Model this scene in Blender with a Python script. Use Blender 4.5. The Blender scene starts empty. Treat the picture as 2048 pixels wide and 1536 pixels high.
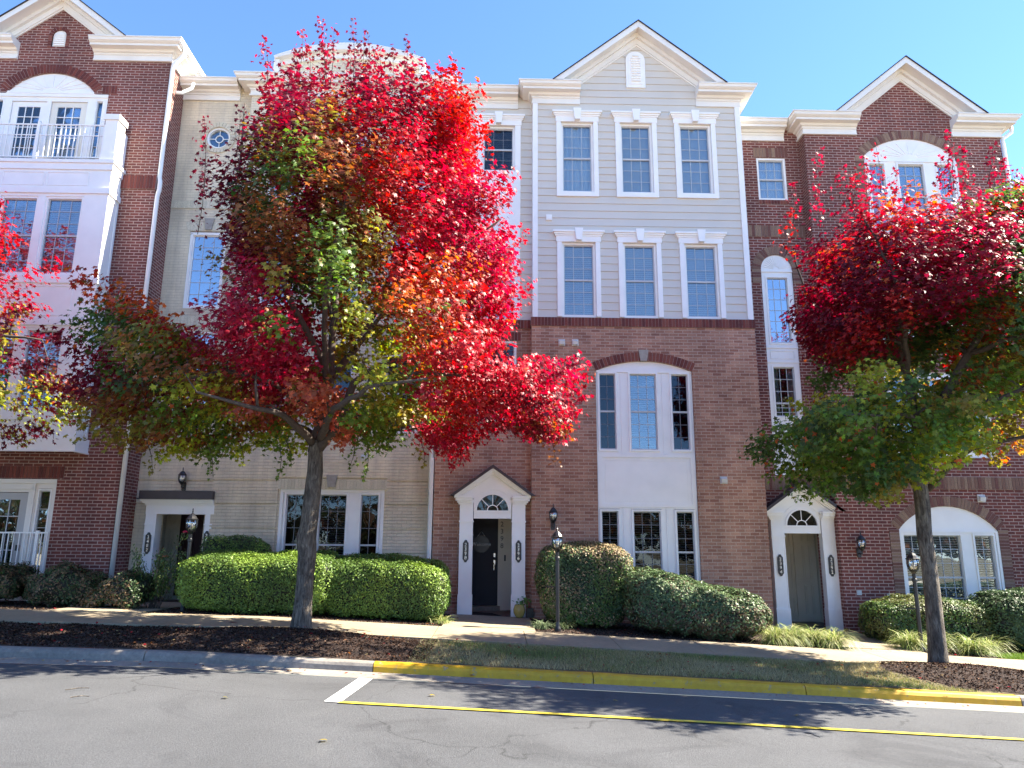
import bpy, bmesh, math, random
import numpy as np
from mathutils import Matrix, Vector
from mathutils.geometry import tessellate_polygon
R = math.radians
scene = bpy.context.scene
COL = scene.collection

# ------------------------------------------------------------------ camera
EYE = 1.6
F = 1480.0
ROT = [[0.999759, -0.011441, -0.018735], [-0.020779, -0.218051, -0.975716], [0.007078, 0.97587, -0.218236]]
camd = bpy.data.cameras.new('camera')
camd.sensor_width = 36.0
camd.lens = F / 2048 * 36.0
camd.clip_start = 0.1
camd.clip_end = 3000
cam = bpy.data.objects.new('camera', camd)
COL.objects.link(cam)
cam.matrix_world = Matrix.Translation((0, 0, EYE)) @ Matrix(ROT).to_4x4()
scene.camera = cam
scene.render.resolution_x = 1024
scene.render.resolution_y = 768

# ------------------------------------------------------------------ light
SUN_EL, SUN_AZ = 44.0, 7.0        # elevation; degrees behind the facade line, from +X towards +Y
wd = bpy.data.worlds.new('World')
scene.world = wd
wd.use_nodes = True
nt = wd.node_tree
sky = nt.nodes.new('ShaderNodeTexSky')
sky.sky_type = 'NISHITA'
sky.sun_disc = False
sky.sun_elevation = R(SUN_EL)
sky.sun_rotation = R(90 - SUN_AZ)
sky.air_density = 0.8
sky.dust_density = 0.0
sky.ozone_density = 8.0
bg = nt.nodes['Background']
bg.inputs['Strength'].default_value = 0.085
nt.links.new(sky.outputs['Color'], bg.inputs['Color'])
sd = bpy.data.lights.new('sun', 'SUN')
sd.energy = 4.8
sd.angle = R(0.53)
sd.color = (1.0, 0.91, 0.77)
sun = bpy.data.objects.new('sun', sd)
COL.objects.link(sun)
tosun = Vector((math.cos(R(SUN_EL)) * math.cos(R(SUN_AZ)), math.cos(R(SUN_EL)) * math.sin(R(SUN_AZ)), math.sin(R(SUN_EL))))
sun.rotation_euler = tosun.to_track_quat('Z', 'Y').to_euler()
sun.location = tosun * 60
scene.view_settings.view_transform = 'Standard'
scene.view_settings.look = 'None'
scene.view_settings.gamma = 1.0
scene.view_settings.use_curve_mapping = False
scene.view_settings.exposure = 2.46

MROT = Matrix(ROT).to_3x3()
def P(x, y, Y):
    """photo pixel + distance of the plane it stands on -> point"""
    d = MROT @ Vector(((x - 1024) / F, -(y - 768) / F, -1.0))
    t = Y / d.y
    return (d.x * t, EYE + d.z * t)

# ------------------------------------------------------------------ materials
def new_mat(name):
    m = bpy.data.materials.new(name)
    m.use_nodes = True
    n = m.node_tree
    b = n.nodes['Principled BSDF']
    return m, n, b
def N(n, t, **kw):
    x = n.nodes.new(t)
    for k, v in kw.items():
        setattr(x, k, v)
    return x
def setin(node, **kw):
    for k, v in kw.items():
        node.inputs[k.replace('_', ' ')].default_value = v
def ramp(n, stops, src):
    r = N(n, 'ShaderNodeValToRGB')
    el = r.color_ramp.elements
    while len(el) < len(stops):
        el.new(0.5)
    for e, (p, c) in zip(el, stops):
        e.position = p
        e.color = (*c, 1) if len(c) == 3 else c
    n.links.new(src, r.inputs['Fac'])
    return r
def bump(n, b, src, strength=0.3, dist=0.01):
    k = N(n, 'ShaderNodeBump')
    k.inputs['Strength'].default_value = strength
    k.inputs['Distance'].default_value = dist
    n.links.new(src, k.inputs['Height'])
    n.links.new(k.outputs['Normal'], b.inputs['Normal'])
def mixc(n, fac, a, b, mode='MIX'):
    m = N(n, 'ShaderNodeMix', data_type='RGBA', blend_type=mode)
    for i, v in ((0, fac), (6, a), (7, b)):
        if isinstance(v, (int, float)):
            m.inputs[i].default_value = v
        elif isinstance(v, tuple):
            m.inputs[i].default_value = (*v, 1)
        else:
            n.links.new(v, m.inputs[i])
    return m.outputs[2]

def paint(name, col, rough=0.5, var=0.06, scale=3.0, bumpy=0.0):
    m, n, b = new_mat(name)
    g = N(n, 'ShaderNodeNewGeometry')
    no = N(n, 'ShaderNodeTexNoise')
    no.inputs['Scale'].default_value = scale
    no.inputs['Detail'].default_value = 6
    n.links.new(g.outputs['Position'], no.inputs['Vector'])
    lo = tuple(c * (1 - 2.2 * var) for c in col)
    r = ramp(n, [(0.3, lo), (0.62, col)], no.outputs['Fac'])
    n.links.new(r.outputs['Color'], b.inputs['Base Color'])
    b.inputs['Roughness'].default_value = rough
    if bumpy:
        n2 = N(n, 'ShaderNodeTexNoise')
        n2.inputs['Scale'].default_value = 60
        n.links.new(g.outputs['Position'], n2.inputs['Vector'])
        bump(n, b, n2.outputs['Fac'], bumpy, 0.004)
    return m

def brick_mat(name, c1, c2, mortar, dark, bias=0.0, var=0.5, msize=0.011, speck=0.35, rough=0.85, bstr=0.7):
    m, n, b = new_mat(name)
    uv = N(n, 'ShaderNodeUVMap')
    br = N(n, 'ShaderNodeTexBrick')
    br.offset = 0.5
    setin(br, Scale=1.0, Mortar_Size=msize * 0.5, Mortar_Smooth=0.15, Bias=bias, Brick_Width=0.213, Row_Height=0.0715)
    br.inputs['Color1'].default_value = (*c1, 1)
    br.inputs['Color2'].default_value = (*c2, 1)
    br.inputs['Mortar'].default_value = (*mortar, 1)
    n.links.new(uv.outputs['UV'], br.inputs['Vector'])
    # mottling inside bricks
    no = N(n, 'ShaderNodeTexNoise')
    setin(no, Scale=38.0, Detail=5.0, Roughness=0.7)
    n.links.new(uv.outputs['UV'], no.inputs['Vector'])
    rr = ramp(n, [(0.3, dark), (0.72, (1, 1, 1))], no.outputs['Fac'])
    c = mixc(n, speck, br.outputs['Color'], rr.outputs['Color'], 'MULTIPLY')
    # odd darker / paler bricks: same lattice, other colours
    br2 = N(n, 'ShaderNodeTexBrick')
    br2.offset = 0.5
    setin(br2, Scale=1.0, Mortar_Size=0.0, Bias=-0.72, Brick_Width=0.213, Row_Height=0.0715)
    br2.inputs['Color1'].default_value = (1, 1, 1, 1)
    br2.inputs['Color2'].default_value = (0.42, 0.42, 0.44, 1)
    mp = N(n, 'ShaderNodeMapping')
    mp.inputs['Location'].default_value = (0.213 * 40, 0.0715 * 62, 0)
    n.links.new(uv.outputs['UV'], mp.inputs['Vector'])
    n.links.new(mp.outputs['Vector'], br2.inputs['Vector'])
    bm_ = N(n, 'ShaderNodeMath', operation='MULTIPLY')
    inv = N(n, 'ShaderNodeMath', operation='SUBTRACT')
    inv.inputs[0].default_value = 1
    n.links.new(br.outputs['Fac'], inv.inputs[1])
    n.links.new(inv.outputs[0], bm_.inputs[0])
    bm_.inputs[1].default_value = var
    c = mixc(n, bm_.outputs[0], c, mixc(n, 1.0, c, br2.outputs['Color'], 'MULTIPLY'))
    # broad weather staining
    g = N(n, 'ShaderNodeNewGeometry')
    no2 = N(n, 'ShaderNodeTexNoise')
    setin(no2, Scale=0.8, Detail=5.0)
    n.links.new(g.outputs['Position'], no2.inputs['Vector'])
    r2 = ramp(n, [(0.3, (0.76, 0.74, 0.74)), (0.7, (1.12, 1.12, 1.12))], no2.outputs['Fac'])
    c = mixc(n, 1.0, c, r2.outputs['Color'], 'MULTIPLY')
    mp3 = N(n, 'ShaderNodeMapping'); mp3.inputs['Scale'].default_value = (2.6, 2.6, 0.28)
    n.links.new(g.outputs['Position'], mp3.inputs['Vector'])
    no3 = N(n, 'ShaderNodeTexNoise'); setin(no3, Scale=1.0, Detail=6.0, Roughness=0.65)
    n.links.new(mp3.outputs['Vector'], no3.inputs['Vector'])
    r3 = ramp(n, [(0.36, (0.80, 0.80, 0.82)), (0.55, (1.0, 1.0, 1.0)), (0.72, (1.13, 1.12, 1.10))], no3.outputs['Fac'])
    c = mixc(n, 1.0, c, r3.outputs['Color'], 'MULTIPLY')
    n.links.new(c, b.inputs['Base Color'])
    b.inputs['Roughness'].default_value = rough
    h = N(n, 'ShaderNodeMath', operation='SUBTRACT')
    n.links.new(no.outputs['Fac'], h.inputs[0])
    mu = N(n, 'ShaderNodeMath', operation='MULTIPLY')
    n.links.new(br.outputs['Fac'], mu.inputs[0])
    mu.inputs[1].default_value = 2.2
    n.links.new(mu.outputs[0], h.inputs[1])
    bump(n, b, h.outputs[0], bstr, 0.006)
    return m

def attr_mat(name, base_mul=1.0, rough=0.8, speck=True, trans=0.0, spec=0.3):
    """colour comes from the mesh's own per-piece colour"""
    m, n, b = new_mat(name)
    a = N(n, 'ShaderNodeAttribute', attribute_name='col')
    src = a.outputs['Color']
    if speck:
        g = N(n, 'ShaderNodeNewGeometry')
        no = N(n, 'ShaderNodeTexNoise')
        setin(no, Scale=60.0, Detail=3.0)
        n.links.new(g.outputs['Position'], no.inputs['Vector'])
        r = ramp(n, [(0.3, (0.7, 0.7, 0.7)), (0.7, (1.1, 1.1, 1.1))], no.outputs['Fac'])
        src = mixc(n, 1.0, src, r.outputs['Color'], 'MULTIPLY')
    n.links.new(src, b.inputs['Base Color'])
    b.inputs['Roughness'].default_value = rough
    b.inputs['Specular IOR Level'].default_value = spec
    if trans > 0:
        t = N(n, 'ShaderNodeBsdfTranslucent')
        hs = N(n, 'ShaderNodeHueSaturation')
        hs.inputs['Saturation'].default_value = 1.1
        hs.inputs['Value'].default_value = 1.15
        n.links.new(a.outputs['Color'], hs.inputs['Color'])
        n.links.new(hs.outputs['Color'], t.inputs['Color'])
        mx = N(n, 'ShaderNodeMixShader')
        mx.inputs[0].default_value = trans
        n.links.new(b.outputs[0], mx.inputs[1])
        n.links.new(t.outputs[0], mx.inputs[2])
        n.links.new(mx.outputs[0], n.nodes['Material Output'].inputs['Surface'])
    return m

def glass_mat(name, refl, tint, fk=1.5):
    m, n, b = new_mat(name)
    n.nodes.remove(b)
    gl = N(n, 'ShaderNodeBsdfGlossy')
    gl.inputs['Roughness'].default_value = 0.015
    gl.inputs['Color'].default_value = (0.92, 0.96, 1, 1)
    tr = N(n, 'ShaderNodeBsdfTransparent')
    tr.inputs['Color'].default_value = (*tint, 1)
    g = N(n, 'ShaderNodeNewGeometry')
    no = N(n, 'ShaderNodeTexNoise')
    setin(no, Scale=1.7, Detail=1.0)
    n.links.new(g.outputs['Position'], no.inputs['Vector'])
    k = N(n, 'ShaderNodeBump')
    setin(k, Strength=0.25, Distance=0.02)
    n.links.new(no.outputs['Fac'], k.inputs['Height'])
    n.links.new(k.outputs['Normal'], gl.inputs['Normal'])
    lw = N(n, 'ShaderNodeFresnel')
    lw.inputs['IOR'].default_value = 1.5
    ad = N(n, 'ShaderNodeMath', operation='MULTIPLY_ADD')
    n.links.new(lw.outputs[0], ad.inputs[0])
    ad.inputs[1].default_value = fk
    ad.inputs[2].default_value = refl
    ad.use_clamp = True
    mx = N(n, 'ShaderNodeMixShader')
    n.links.new(ad.outputs[0], mx.inputs[0])
    n.links.new(tr.outputs[0], mx.inputs[1])
    n.links.new(gl.outputs[0], mx.inputs[2])
    n.links.new(mx.outputs[0], n.nodes['Material Output'].inputs['Surface'])
    return m

def metal(name, col, rough=0.4, met=0.8):
    m = paint(name, col, rough, 0.1, 20)
    m.node_tree.nodes['Principled BSDF'].inputs['Metallic'].default_value = met
    return m

MT = {}
MT['brick_dark'] = brick_mat('brick_dark', (0.23, 0.062, 0.045), (0.145, 0.038, 0.031), (0.47, 0.335, 0.28), (0.55, 0.5, 0.5), var=0.35, msize=0.019)
MT['brick_mixed'] = brick_mat('brick_mixed', (0.58, 0.325, 0.215), (0.36, 0.16, 0.105), (0.60, 0.45, 0.35), (0.45, 0.42, 0.42), var=0.8, speck=0.6, msize=0.015)
MT['brick_cream'] = brick_mat('brick_cream', (0.82, 0.72, 0.53), (0.78, 0.68, 0.49), (0.64, 0.55, 0.41), (0.85, 0.84, 0.8), var=0.08, speck=0.25, msize=0.007, rough=0.6, bstr=0.9)
MT['cream'] = paint('cream_paint', (0.60, 0.555, 0.41), 0.6, 0.05, 5, 0.3)
MT['accent'] = attr_mat('accent_brick')
MT['mortar'] = paint('mortar', (0.36, 0.26, 0.24), 0.95, 0.1, 20)
MT['white'] = paint('white_trim', (0.86, 0.85, 0.82), 0.42, 0.03, 2.5)
MT['cornice'] = paint('cornice_paint', (0.79, 0.765, 0.71), 0.45, 0.04, 1.5)
MT['siding'] = paint('vinyl_siding', (0.62, 0.575, 0.505), 0.5, 0.03, 1.2)
MT['panel'] = paint('cream_panel', (0.76, 0.71, 0.60), 0.5, 0.04, 2)
MT['grey_door'] = paint('grey_door', (0.42, 0.42, 0.42), 0.5, 0.04, 2)
MT['navy'] = paint('navy_door', (0.006, 0.008, 0.022), 0.6, 0.1, 3)
MT['maroon'] = paint('maroon_door', (0.035, 0.006, 0.012), 0.35, 0.1, 3)
MT['black'] = paint('black_metal', (0.018, 0.018, 0.02), 0.35, 0.15, 14)
MT['bronze'] = paint('bronze_metal_roof', (0.040, 0.028, 0.036), 0.4, 0.15, 5)
MT['shingle'] = paint('roof_shingle', (0.05, 0.048, 0.052), 0.9, 0.25, 30)
MT['sash'] = paint('sash_frame', (0.50, 0.51, 0.52), 0.45, 0.03, 3)
MT['muntin'] = paint('muntin', (0.46, 0.48, 0.50), 0.5, 0.02, 3)
MT['muntin_dim'] = paint('screened_muntin', (0.15, 0.16, 0.18), 0.6, 0.02, 3)
MT['blind'] = paint('blind_slats', (0.66, 0.68, 0.68), 0.6, 0.05, 4)
MT['curtain'] = paint('curtain', (0.45, 0.44, 0.42), 0.9, 0.1, 6)
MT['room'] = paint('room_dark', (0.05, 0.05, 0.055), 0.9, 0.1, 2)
MT['glass'] = glass_mat('window_glass', 0.07, (0.82, 0.88, 0.92))
MT['glass_dark'] = glass_mat('window_glass_low', 0.0, (0.5, 0.54, 0.6), 1.0)
MT['glass_sky'] = glass_mat('window_glass_sky', 0.38, (0.35, 0.42, 0.5))
MT['lamp_glass'] = glass_mat('lantern_glass', 0.22, (0.9, 0.9, 0.88))
MT['stone'] = paint('keystone', (0.36, 0.33, 0.29), 0.9, 0.1, 12, 0.3)
MT['silver'] = metal('satin_metal', (0.6, 0.6, 0.6), 0.25, 0.9)
MT['plate'] = paint('plate_grey', (0.60, 0.60, 0.58), 0.5, 0.05, 10)
MT['gold'] = paint('gold_glaze', (0.55, 0.42, 0.12), 0.2, 0.1, 12)
MT['bulb'] = paint('frosted_bulb', (0.75, 0.72, 0.6), 0.4, 0.02, 10)

def foliage(name, trans=0.45, rough=0.45, spec=0.5):
    return attr_mat(name, rough=rough, speck=False, trans=trans, spec=spec)
MT['leaf'] = foliage('maple_leaf', 0.52, 0.46, 0.4)
MT['hedge'] = foliage('hedge_leaf', 0.16, 0.5, 0.3)
MT['chip'] = attr_mat('bark_chip', rough=1.0, speck=False, spec=0.05)
MT['blade'] = foliage('grass_blade', 0.3, 0.5, 0.4)

# bark
m, n, b = new_mat('maple_bark')
g = N(n, 'ShaderNodeNewGeometry')
mp = N(n, 'ShaderNodeMapping')
mp.inputs['Scale'].default_value = (1, 1, 0.22)
n.links.new(g.outputs['Position'], mp.inputs['Vector'])
no = N(n, 'ShaderNodeTexNoise'); setin(no, Scale=28.0, Detail=8.0, Roughness=0.7, Distortion=0.6)
n.links.new(mp.outputs['Vector'], no.inputs['Vector'])
no2 = N(n, 'ShaderNodeTexNoise'); setin(no2, Scale=3.0, Detail=4.0)
n.links.new(g.outputs['Position'], no2.inputs['Vector'])
r = ramp(n, [(0.34, (0.03, 0.023, 0.02)), (0.50, (0.14, 0.118, 0.098)), (0.70, (0.32, 0.285, 0.24))], no.outputs['Fac'])
r2 = ramp(n, [(0.35, (0.6, 0.58, 0.55)), (0.65, (1.05, 1.05, 1.0))], no2.outputs['Fac'])
n.links.new(mixc(n, 1.0, r.outputs['Color'], r2.outputs['Color'], 'MULTIPLY'), b.inputs['Base Color'])
b.inputs['Roughness'].default_value = 0.9
bump(n, b, no.outputs['Fac'], 1.0, 0.06)
MT['bark'] = m

MT['limb_bark'] = paint('young_bark', (0.075, 0.058, 0.048), 0.9, 0.2, 18, 0.6)
def ground_mat(name, stops, s1, s2, rough=0.95, bs=0.5, bd=0.02, extra=None):
    m, n, b = new_mat(name)
    g = N(n, 'ShaderNodeNewGeometry')
    a = N(n, 'ShaderNodeTexNoise'); setin(a, Scale=s1, Detail=8.0, Roughness=0.75)
    c = N(n, 'ShaderNodeTexNoise'); setin(c, Scale=s2, Detail=5.0)
    n.links.new(g.outputs['Position'], a.inputs['Vector'])
    n.links.new(g.outputs['Position'], c.inputs['Vector'])
    r = ramp(n, stops, a.outputs['Fac'])
    r2 = ramp(n, [(0.3, (0.8, 0.8, 0.8)), (0.7, (1.1, 1.1, 1.1))], c.outputs['Fac'])
    col = mixc(n, 1.0, r.outputs['Color'], r2.outputs['Color'], 'MULTIPLY')
    if extra:
        col = extra(n, g, col, b)
    n.links.new(col, b.inputs['Base Color'])
    b.inputs['Roughness'].default_value = rough
    bump(n, b, a.outputs['Fac'], bs, bd)
    return m
def asphalt_extra(n, g, col, b):
    # tar-dark cracks and paler wear
    w = N(n, 'ShaderNodeTexNoise'); setin(w, Scale=1.5, Detail=6.0)
    n.links.new(g.outputs['Position'], w.inputs['Vector'])
    ad = N(n, 'ShaderNodeVectorMath', operation='MULTIPLY_ADD')
    n.links.new(w.outputs['Color'], ad.inputs[0])
    ad.inputs[1].default_value = (0.9, 0.9, 0.9)
    n.links.new(g.outputs['Position'], ad.inputs[2])
    v = N(n, 'ShaderNodeTexVoronoi', feature='DISTANCE_TO_EDGE')
    v.inputs['Scale'].default_value = 0.42
    n.links.new(ad.outputs[0], v.inputs['Vector'])
    r = ramp(n, [(0.0, (0.38, 0.38, 0.38)), (0.007, (1, 1, 1))], v.outputs['Distance'])
    m2 = N(n, 'ShaderNodeTexNoise'); setin(m2, Scale=0.7, Detail=3.0)
    n.links.new(g.outputs['Position'], m2.inputs['Vector'])
    k = ramp(n, [(0.42, (0, 0, 0)), (0.56, (1, 1, 1))], m2.outputs['Fac'])
    cr = mixc(n, 1.0, col, r.outputs['Color'], 'MULTIPLY')
    col = mixc(n, k.outputs['Color'], col, cr)
    sp = N(n, 'ShaderNodeTexVoronoi'); sp.inputs['Scale'].default_value = 120
    n.links.new(g.outputs['Position'], sp.inputs['Vector'])
    k2 = ramp(n, [(0.1, (1.35, 1.33, 1.3)), (0.35, (1, 1, 1))], sp.outputs['Distance'])
    col = mixc(n, 1.0, col, k2.outputs['Color'], 'MULTIPLY')
    st = N(n, 'ShaderNodeTexNoise'); setin(st, Scale=0.5, Detail=7.0, Roughness=0.7, Distortion=1.2)
    n.links.new(g.outputs['Position'], st.inputs['Vector'])
    k3 = ramp(n, [(0.36, (0.70, 0.70, 0.71)), (0.46, (0.97, 0.97, 0.97)), (0.62, (1.0, 1.0, 1.0)), (0.72, (1.14, 1.13, 1.11))], st.outputs['Fac'])
    return mixc(n, 1.0, col, k3.outputs['Color'], 'MULTIPLY')
MT['asphalt'] = ground_mat('asphalt', [(0.3, (0.029, 0.031, 0.035)), (0.7, (0.100, 0.104, 0.110))], 70, 0.8, 0.9, 1.0, 0.012, asphalt_extra)
MT['concrete'] = ground_mat('concrete', [(0.3, (0.215, 0.175, 0.115)), (0.7, (0.32, 0.262, 0.175))], 14, 0.9, 0.9, 0.35, 0.004)
MT['bounce'] = ground_mat('bounce_paving', [(0.3, (0.46, 0.40, 0.29)), (0.7, (0.60, 0.53, 0.40))], 14, 0.9, 0.9, 0.35, 0.004)  # pale reflector surface for the added ground behind the camera
MT['gutter'] = ground_mat('gutter_concrete', [(0.3, (0.17, 0.15, 0.125)), (0.7, (0.30, 0.27, 0.22))], 20, 1.5, 0.95, 0.4, 0.005)
MT['kerb'] = ground_mat('kerb_concrete', [(0.3, (0.15, 0.135, 0.12)), (0.7, (0.27, 0.245, 0.21))], 18, 1.3, 0.95, 0.4, 0.006)
def wear(n, g, col, b):
    v = N(n, 'ShaderNodeTexNoise'); setin(v, Scale=9.0, Detail=9.0, Roughness=0.8)
    n.links.new(g.outputs['Position'], v.inputs['Vector'])
    k = ramp(n, [(0.57, (0, 0, 0)), (0.64, (1, 1, 1))], v.outputs['Fac'])
    return mixc(n, k.outputs['Color'], col, (0.24, 0.2, 0.13))
MT['yellow'] = ground_mat('yellow_paint', [(0.3, (0.44, 0.235, 0.004)), (0.7, (0.62, 0.36, 0.008))], 7, 1.2, 0.6, 0.3, 0.005, wear)
MT['yline'] = ground_mat('yellow_line_paint', [(0.3, (0.48, 0.38, 0.03)), (0.7, (0.62, 0.50, 0.05))], 30, 2, 0.6, 0.3, 0.004)
MT['wline'] = ground_mat('white_line_paint', [(0.3, (0.5, 0.5, 0.5)), (0.7, (0.75, 0.75, 0.74))], 30, 2, 0.6, 0.3, 0.004)
MT['mulch'] = ground_mat('mulch', [(0.3, (0.012, 0.007, 0.005)), (0.55, (0.045, 0.026, 0.018)), (0.8, (0.11, 0.07, 0.05))], 45, 2, 1.0, 1.0, 0.04)
MT['soil'] = ground_mat('lawn_soil', [(0.3, (0.05, 0.045, 0.02)), (0.7, (0.16, 0.13, 0.06))], 30, 1.6, 1.0, 0.8, 0.02)

# ------------------------------------------------------------------ mesh building
class MB:
    def __init__(s):
        s.v = []; s.f = []; s.c = []
        s.cur = (1, 1, 1)
    def add(s, vs, fs):
        o = len(s.v)
        s.v.extend([tuple(p) for p in vs])
        s.c.extend([s.cur] * len(vs))
        s.f.extend([tuple(i + o for i in f) for f in fs])
    def box(s, x0, x1, y0, y1, z0, z1):
        if x0 > x1: x0, x1 = x1, x0
        if y0 > y1: y0, y1 = y1, y0
        if z0 > z1: z0, z1 = z1, z0
        s.add([(x0, y0, z0), (x1, y0, z0), (x1, y1, z0), (x0, y1, z0), (x0, y0, z1), (x1, y0, z1), (x1, y1, z1), (x0, y1, z1)],
              [(0, 3, 2, 1), (4, 5, 6, 7), (0, 1, 5, 4), (1, 2, 6, 5), (2, 3, 7, 6), (3, 0, 4, 7)])
    def quad(s, a, b, c, d):
        s.add([a, b, c, d], [(0, 1, 2, 3)])
    def prism(s, poly, y0, y1, caps=True):
        """poly: list of (x,z), extruded along Y, y0<y1 (front = y0)"""
        n = len(poly)
        A = sum(poly[i][0] * poly[(i + 1) % n][1] - poly[(i + 1) % n][0] * poly[i][1] for i in range(n))
        if A < 0: poly = poly[::-1]
        vs = [(x, y0, z) for x, z in poly] + [(x, y1, z) for x, z in poly]
        fs = [(i, n + i, n + (i + 1) % n, (i + 1) % n)[::-1] for i in range(n)]
        fs = [(i, (i + 1) % n, n + (i + 1) % n, n + i) for i in range(n)]
        fs = [f[::-1] for f in fs]
        if caps:
            tri = tessellate_polygon([[Vector((x, z, 0)) for x, z in poly]])
            for t in tri:
                a, b_, c = t
                ar = (poly[b_][0] - poly[a][0]) * (poly[c][1] - poly[a][1]) - (poly[c][0] - poly[a][0]) * (poly[b_][1] - poly[a][1])
                if ar < 0: t = (a, c, b_)
                fs.append(tuple(t))
                fs.append(tuple(n + i for i in t[::-1]))
        s.add(vs, fs)
    def extrude_x(s, prof, x0, x1):
        """prof: list of (y,z) closed, extruded along X"""
        n = len(prof)
        vs = [(x0, y, z) for y, z in prof] + [(x1, y, z) for y, z in prof]
        fs = [(i, (i + 1) % n, n + (i + 1) % n, n + i) for i in range(n)]
        tri = tessellate_polygon([[Vector((y, z, 0)) for y, z in prof]])
        for t in tri:
            fs.append(tuple(t)); fs.append(tuple(n + i for i in t[::-1]))
        s.add(vs, fs)
    def tube(s, pts, rad, seg=8, cap=True):
        pts = [Vector(p) for p in pts]
        if isinstance(rad, (int, float)): rad = [rad] * len(pts)
        rings = []
        prev = None
        for i, p in enumerate(pts):
            if i == 0: d = pts[1] - pts[0]
            elif i == len(pts) - 1: d = pts[-1] - pts[-2]
            else: d = pts[i + 1] - pts[i - 1]
            d.normalize()
            if prev is None:
                a = Vector((0, 0, 1)) if abs(d.z) < 0.9 else Vector((1, 0, 0))
                u = d.cross(a).normalized()
            else:
                u = (prev - d * prev.dot(d)).normalized()
            prev = u
            w = d.cross(u)
            rings.append([p + (u * math.cos(2 * math.pi * k / seg) + w * math.sin(2 * math.pi * k / seg)) * rad[i] for k in range(seg)])
        vs = [q for r_ in rings for q in r_]
        fs = []
        for i in range(len(pts) - 1):
            for k in range(seg):
                a = i * seg + k; b_ = i * seg + (k + 1) % seg
                fs.append((a, b_, b_ + seg, a + seg))
        if cap:
            fs.append(tuple(range(seg))[::-1])
            fs.append(tuple((len(pts) - 1) * seg + k for k in range(seg)))
        s.add(vs, fs)
    def lathe(s, cx, cy, prof, seg=12):
        """prof: (r,z)"""
        vs = []; fs = []
        for r_, z in prof:
            for k in range(seg):
                a = 2 * math.pi * k / seg
                vs.append((cx + r_ * math.cos(a), cy + r_ * math.sin(a), z))
        for i in range(len(prof) - 1):
            for k in range(seg):
                a = i * seg + k; b_ = i * seg + (k + 1) % seg
                fs.append((a, b_, b_ + seg, a + seg))
        fs.append(tuple(range(seg))[::-1])
        fs.append(tuple((len(prof) - 1) * seg + k for k in range(seg)))
        s.add(vs, fs)
    def build(s, name, mat, parent=None, smooth=False, uv=True, origin=None):
        return mesh_obj(name, np.array(s.v, dtype=np.float64).reshape(-1, 3), s.f, mat, parent, smooth, uv, origin, s.c)

def world_loc(o):
    p = Vector((0, 0, 0))
    while o is not None:
        p += o.location
        o = o.parent
    return p
def mesh_obj(name, V, faces, mat, parent=None, smooth=False, uv=True, origin=None, cols=None):
    if origin is None:
        mn = V.min(0); mx = V.max(0)
        origin = np.array([(mn[0] + mx[0]) / 2, (mn[1] + mx[1]) / 2, mn[2]])
    origin = np.array(origin)
    me = bpy.data.meshes.new(name)
    me.from_pydata((V - origin).tolist(), [], faces)
    if uv:
        uvl = me.uv_layers.new(name='UVMap')
        nl = len(me.loops)
        li = np.empty(nl, dtype=np.int32); me.loops.foreach_get('vertex_index', li)
        nrm = np.empty(len(me.polygons) * 3); me.polygons.foreach_get('normal', nrm); nrm = nrm.reshape(-1, 3)
        tot = np.empty(len(me.polygons), dtype=np.int32); me.polygons.foreach_get('loop_total', tot)
        ln = np.repeat(nrm, tot, axis=0)
        W = V[li]
        ax = np.argmax(np.abs(ln), axis=1)
        U = np.where(ax == 0, W[:, 1], W[:, 0]); Vv = np.where(ax == 2, W[:, 1], W[:, 2])
        uvl.data.foreach_set('uv', np.stack([U, Vv], 1).ravel())
    if cols is not None and mat in (MT['accent'], MT['leaf'], MT['hedge'], MT['blade'], MT['chip']):
        ca = me.color_attributes.new('col', 'FLOAT_COLOR', 'POINT')
        c = np.ones((len(V), 4)); c[:, :3] = np.array(cols)
        ca.data.foreach_set('color', c.ravel())
    me.materials.append(mat)
    if smooth:
        me.polygons.foreach_set('use_smooth', [True] * len(me.polygons))
    o = bpy.data.objects.new(name, me)
    COL.objects.link(o)
    o.parent = parent
    o.location = Vector(origin) - world_loc(parent)
    return o
def empty(name, loc, label, cat, group=None):
    o = bpy.data.objects.new(name, None)
    o.empty_display_size = 0.3
    COL.objects.link(o)
    o.location = loc
    tag(o, label, cat, group)
    return o
def tag(o, label, cat, group=None, kind=None):
    if label: o['label'] = label
    if cat: o['category'] = cat
    if group: o['group'] = group
    if kind: o['kind'] = kind
    return o
def struct(o):
    o['kind'] = 'structure'
    return o
def copy_tree(o, parent=None):
    c = o.copy(); COL.objects.link(c); c.parent = parent
    for ch in o.children:
        copy_tree(ch, c)
    return c

def rect(x0, x1, z0, z1):
    return [(x0, z0), (x1, z0), (x1, z1), (x0, z1)]
def arc_pts(cx, hw, zs, rise, n=16):
    """from right spring to left spring"""
    if rise < hw * 0.5:
        r_ = (hw * hw + rise * rise) / (2 * rise)
        a0 = math.asin(hw / r_)
        return [(cx + r_ * math.sin(a0 - 2 * a0 * i / n), zs + rise - r_ + r_ * math.cos(a0 - 2 * a0 * i / n)) for i in range(n + 1)]
    return [(cx + hw * math.cos(math.pi * i / n), zs + rise * math.sin(math.pi * i / n)) for i in range(n + 1)]
def arch_poly(x0, x1, z0, zs, rise, n=16):
    return [(x0, z0), (x1, z0)] + arc_pts((x0 + x1) / 2, (x1 - x0) / 2, zs, rise, n)
def circ(cx, cz, r_, n=24):
    return [(cx + r_ * math.cos(2 * math.pi * i / n), cz + r_ * math.sin(2 * math.pi * i / n)) for i in range(n)]

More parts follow.
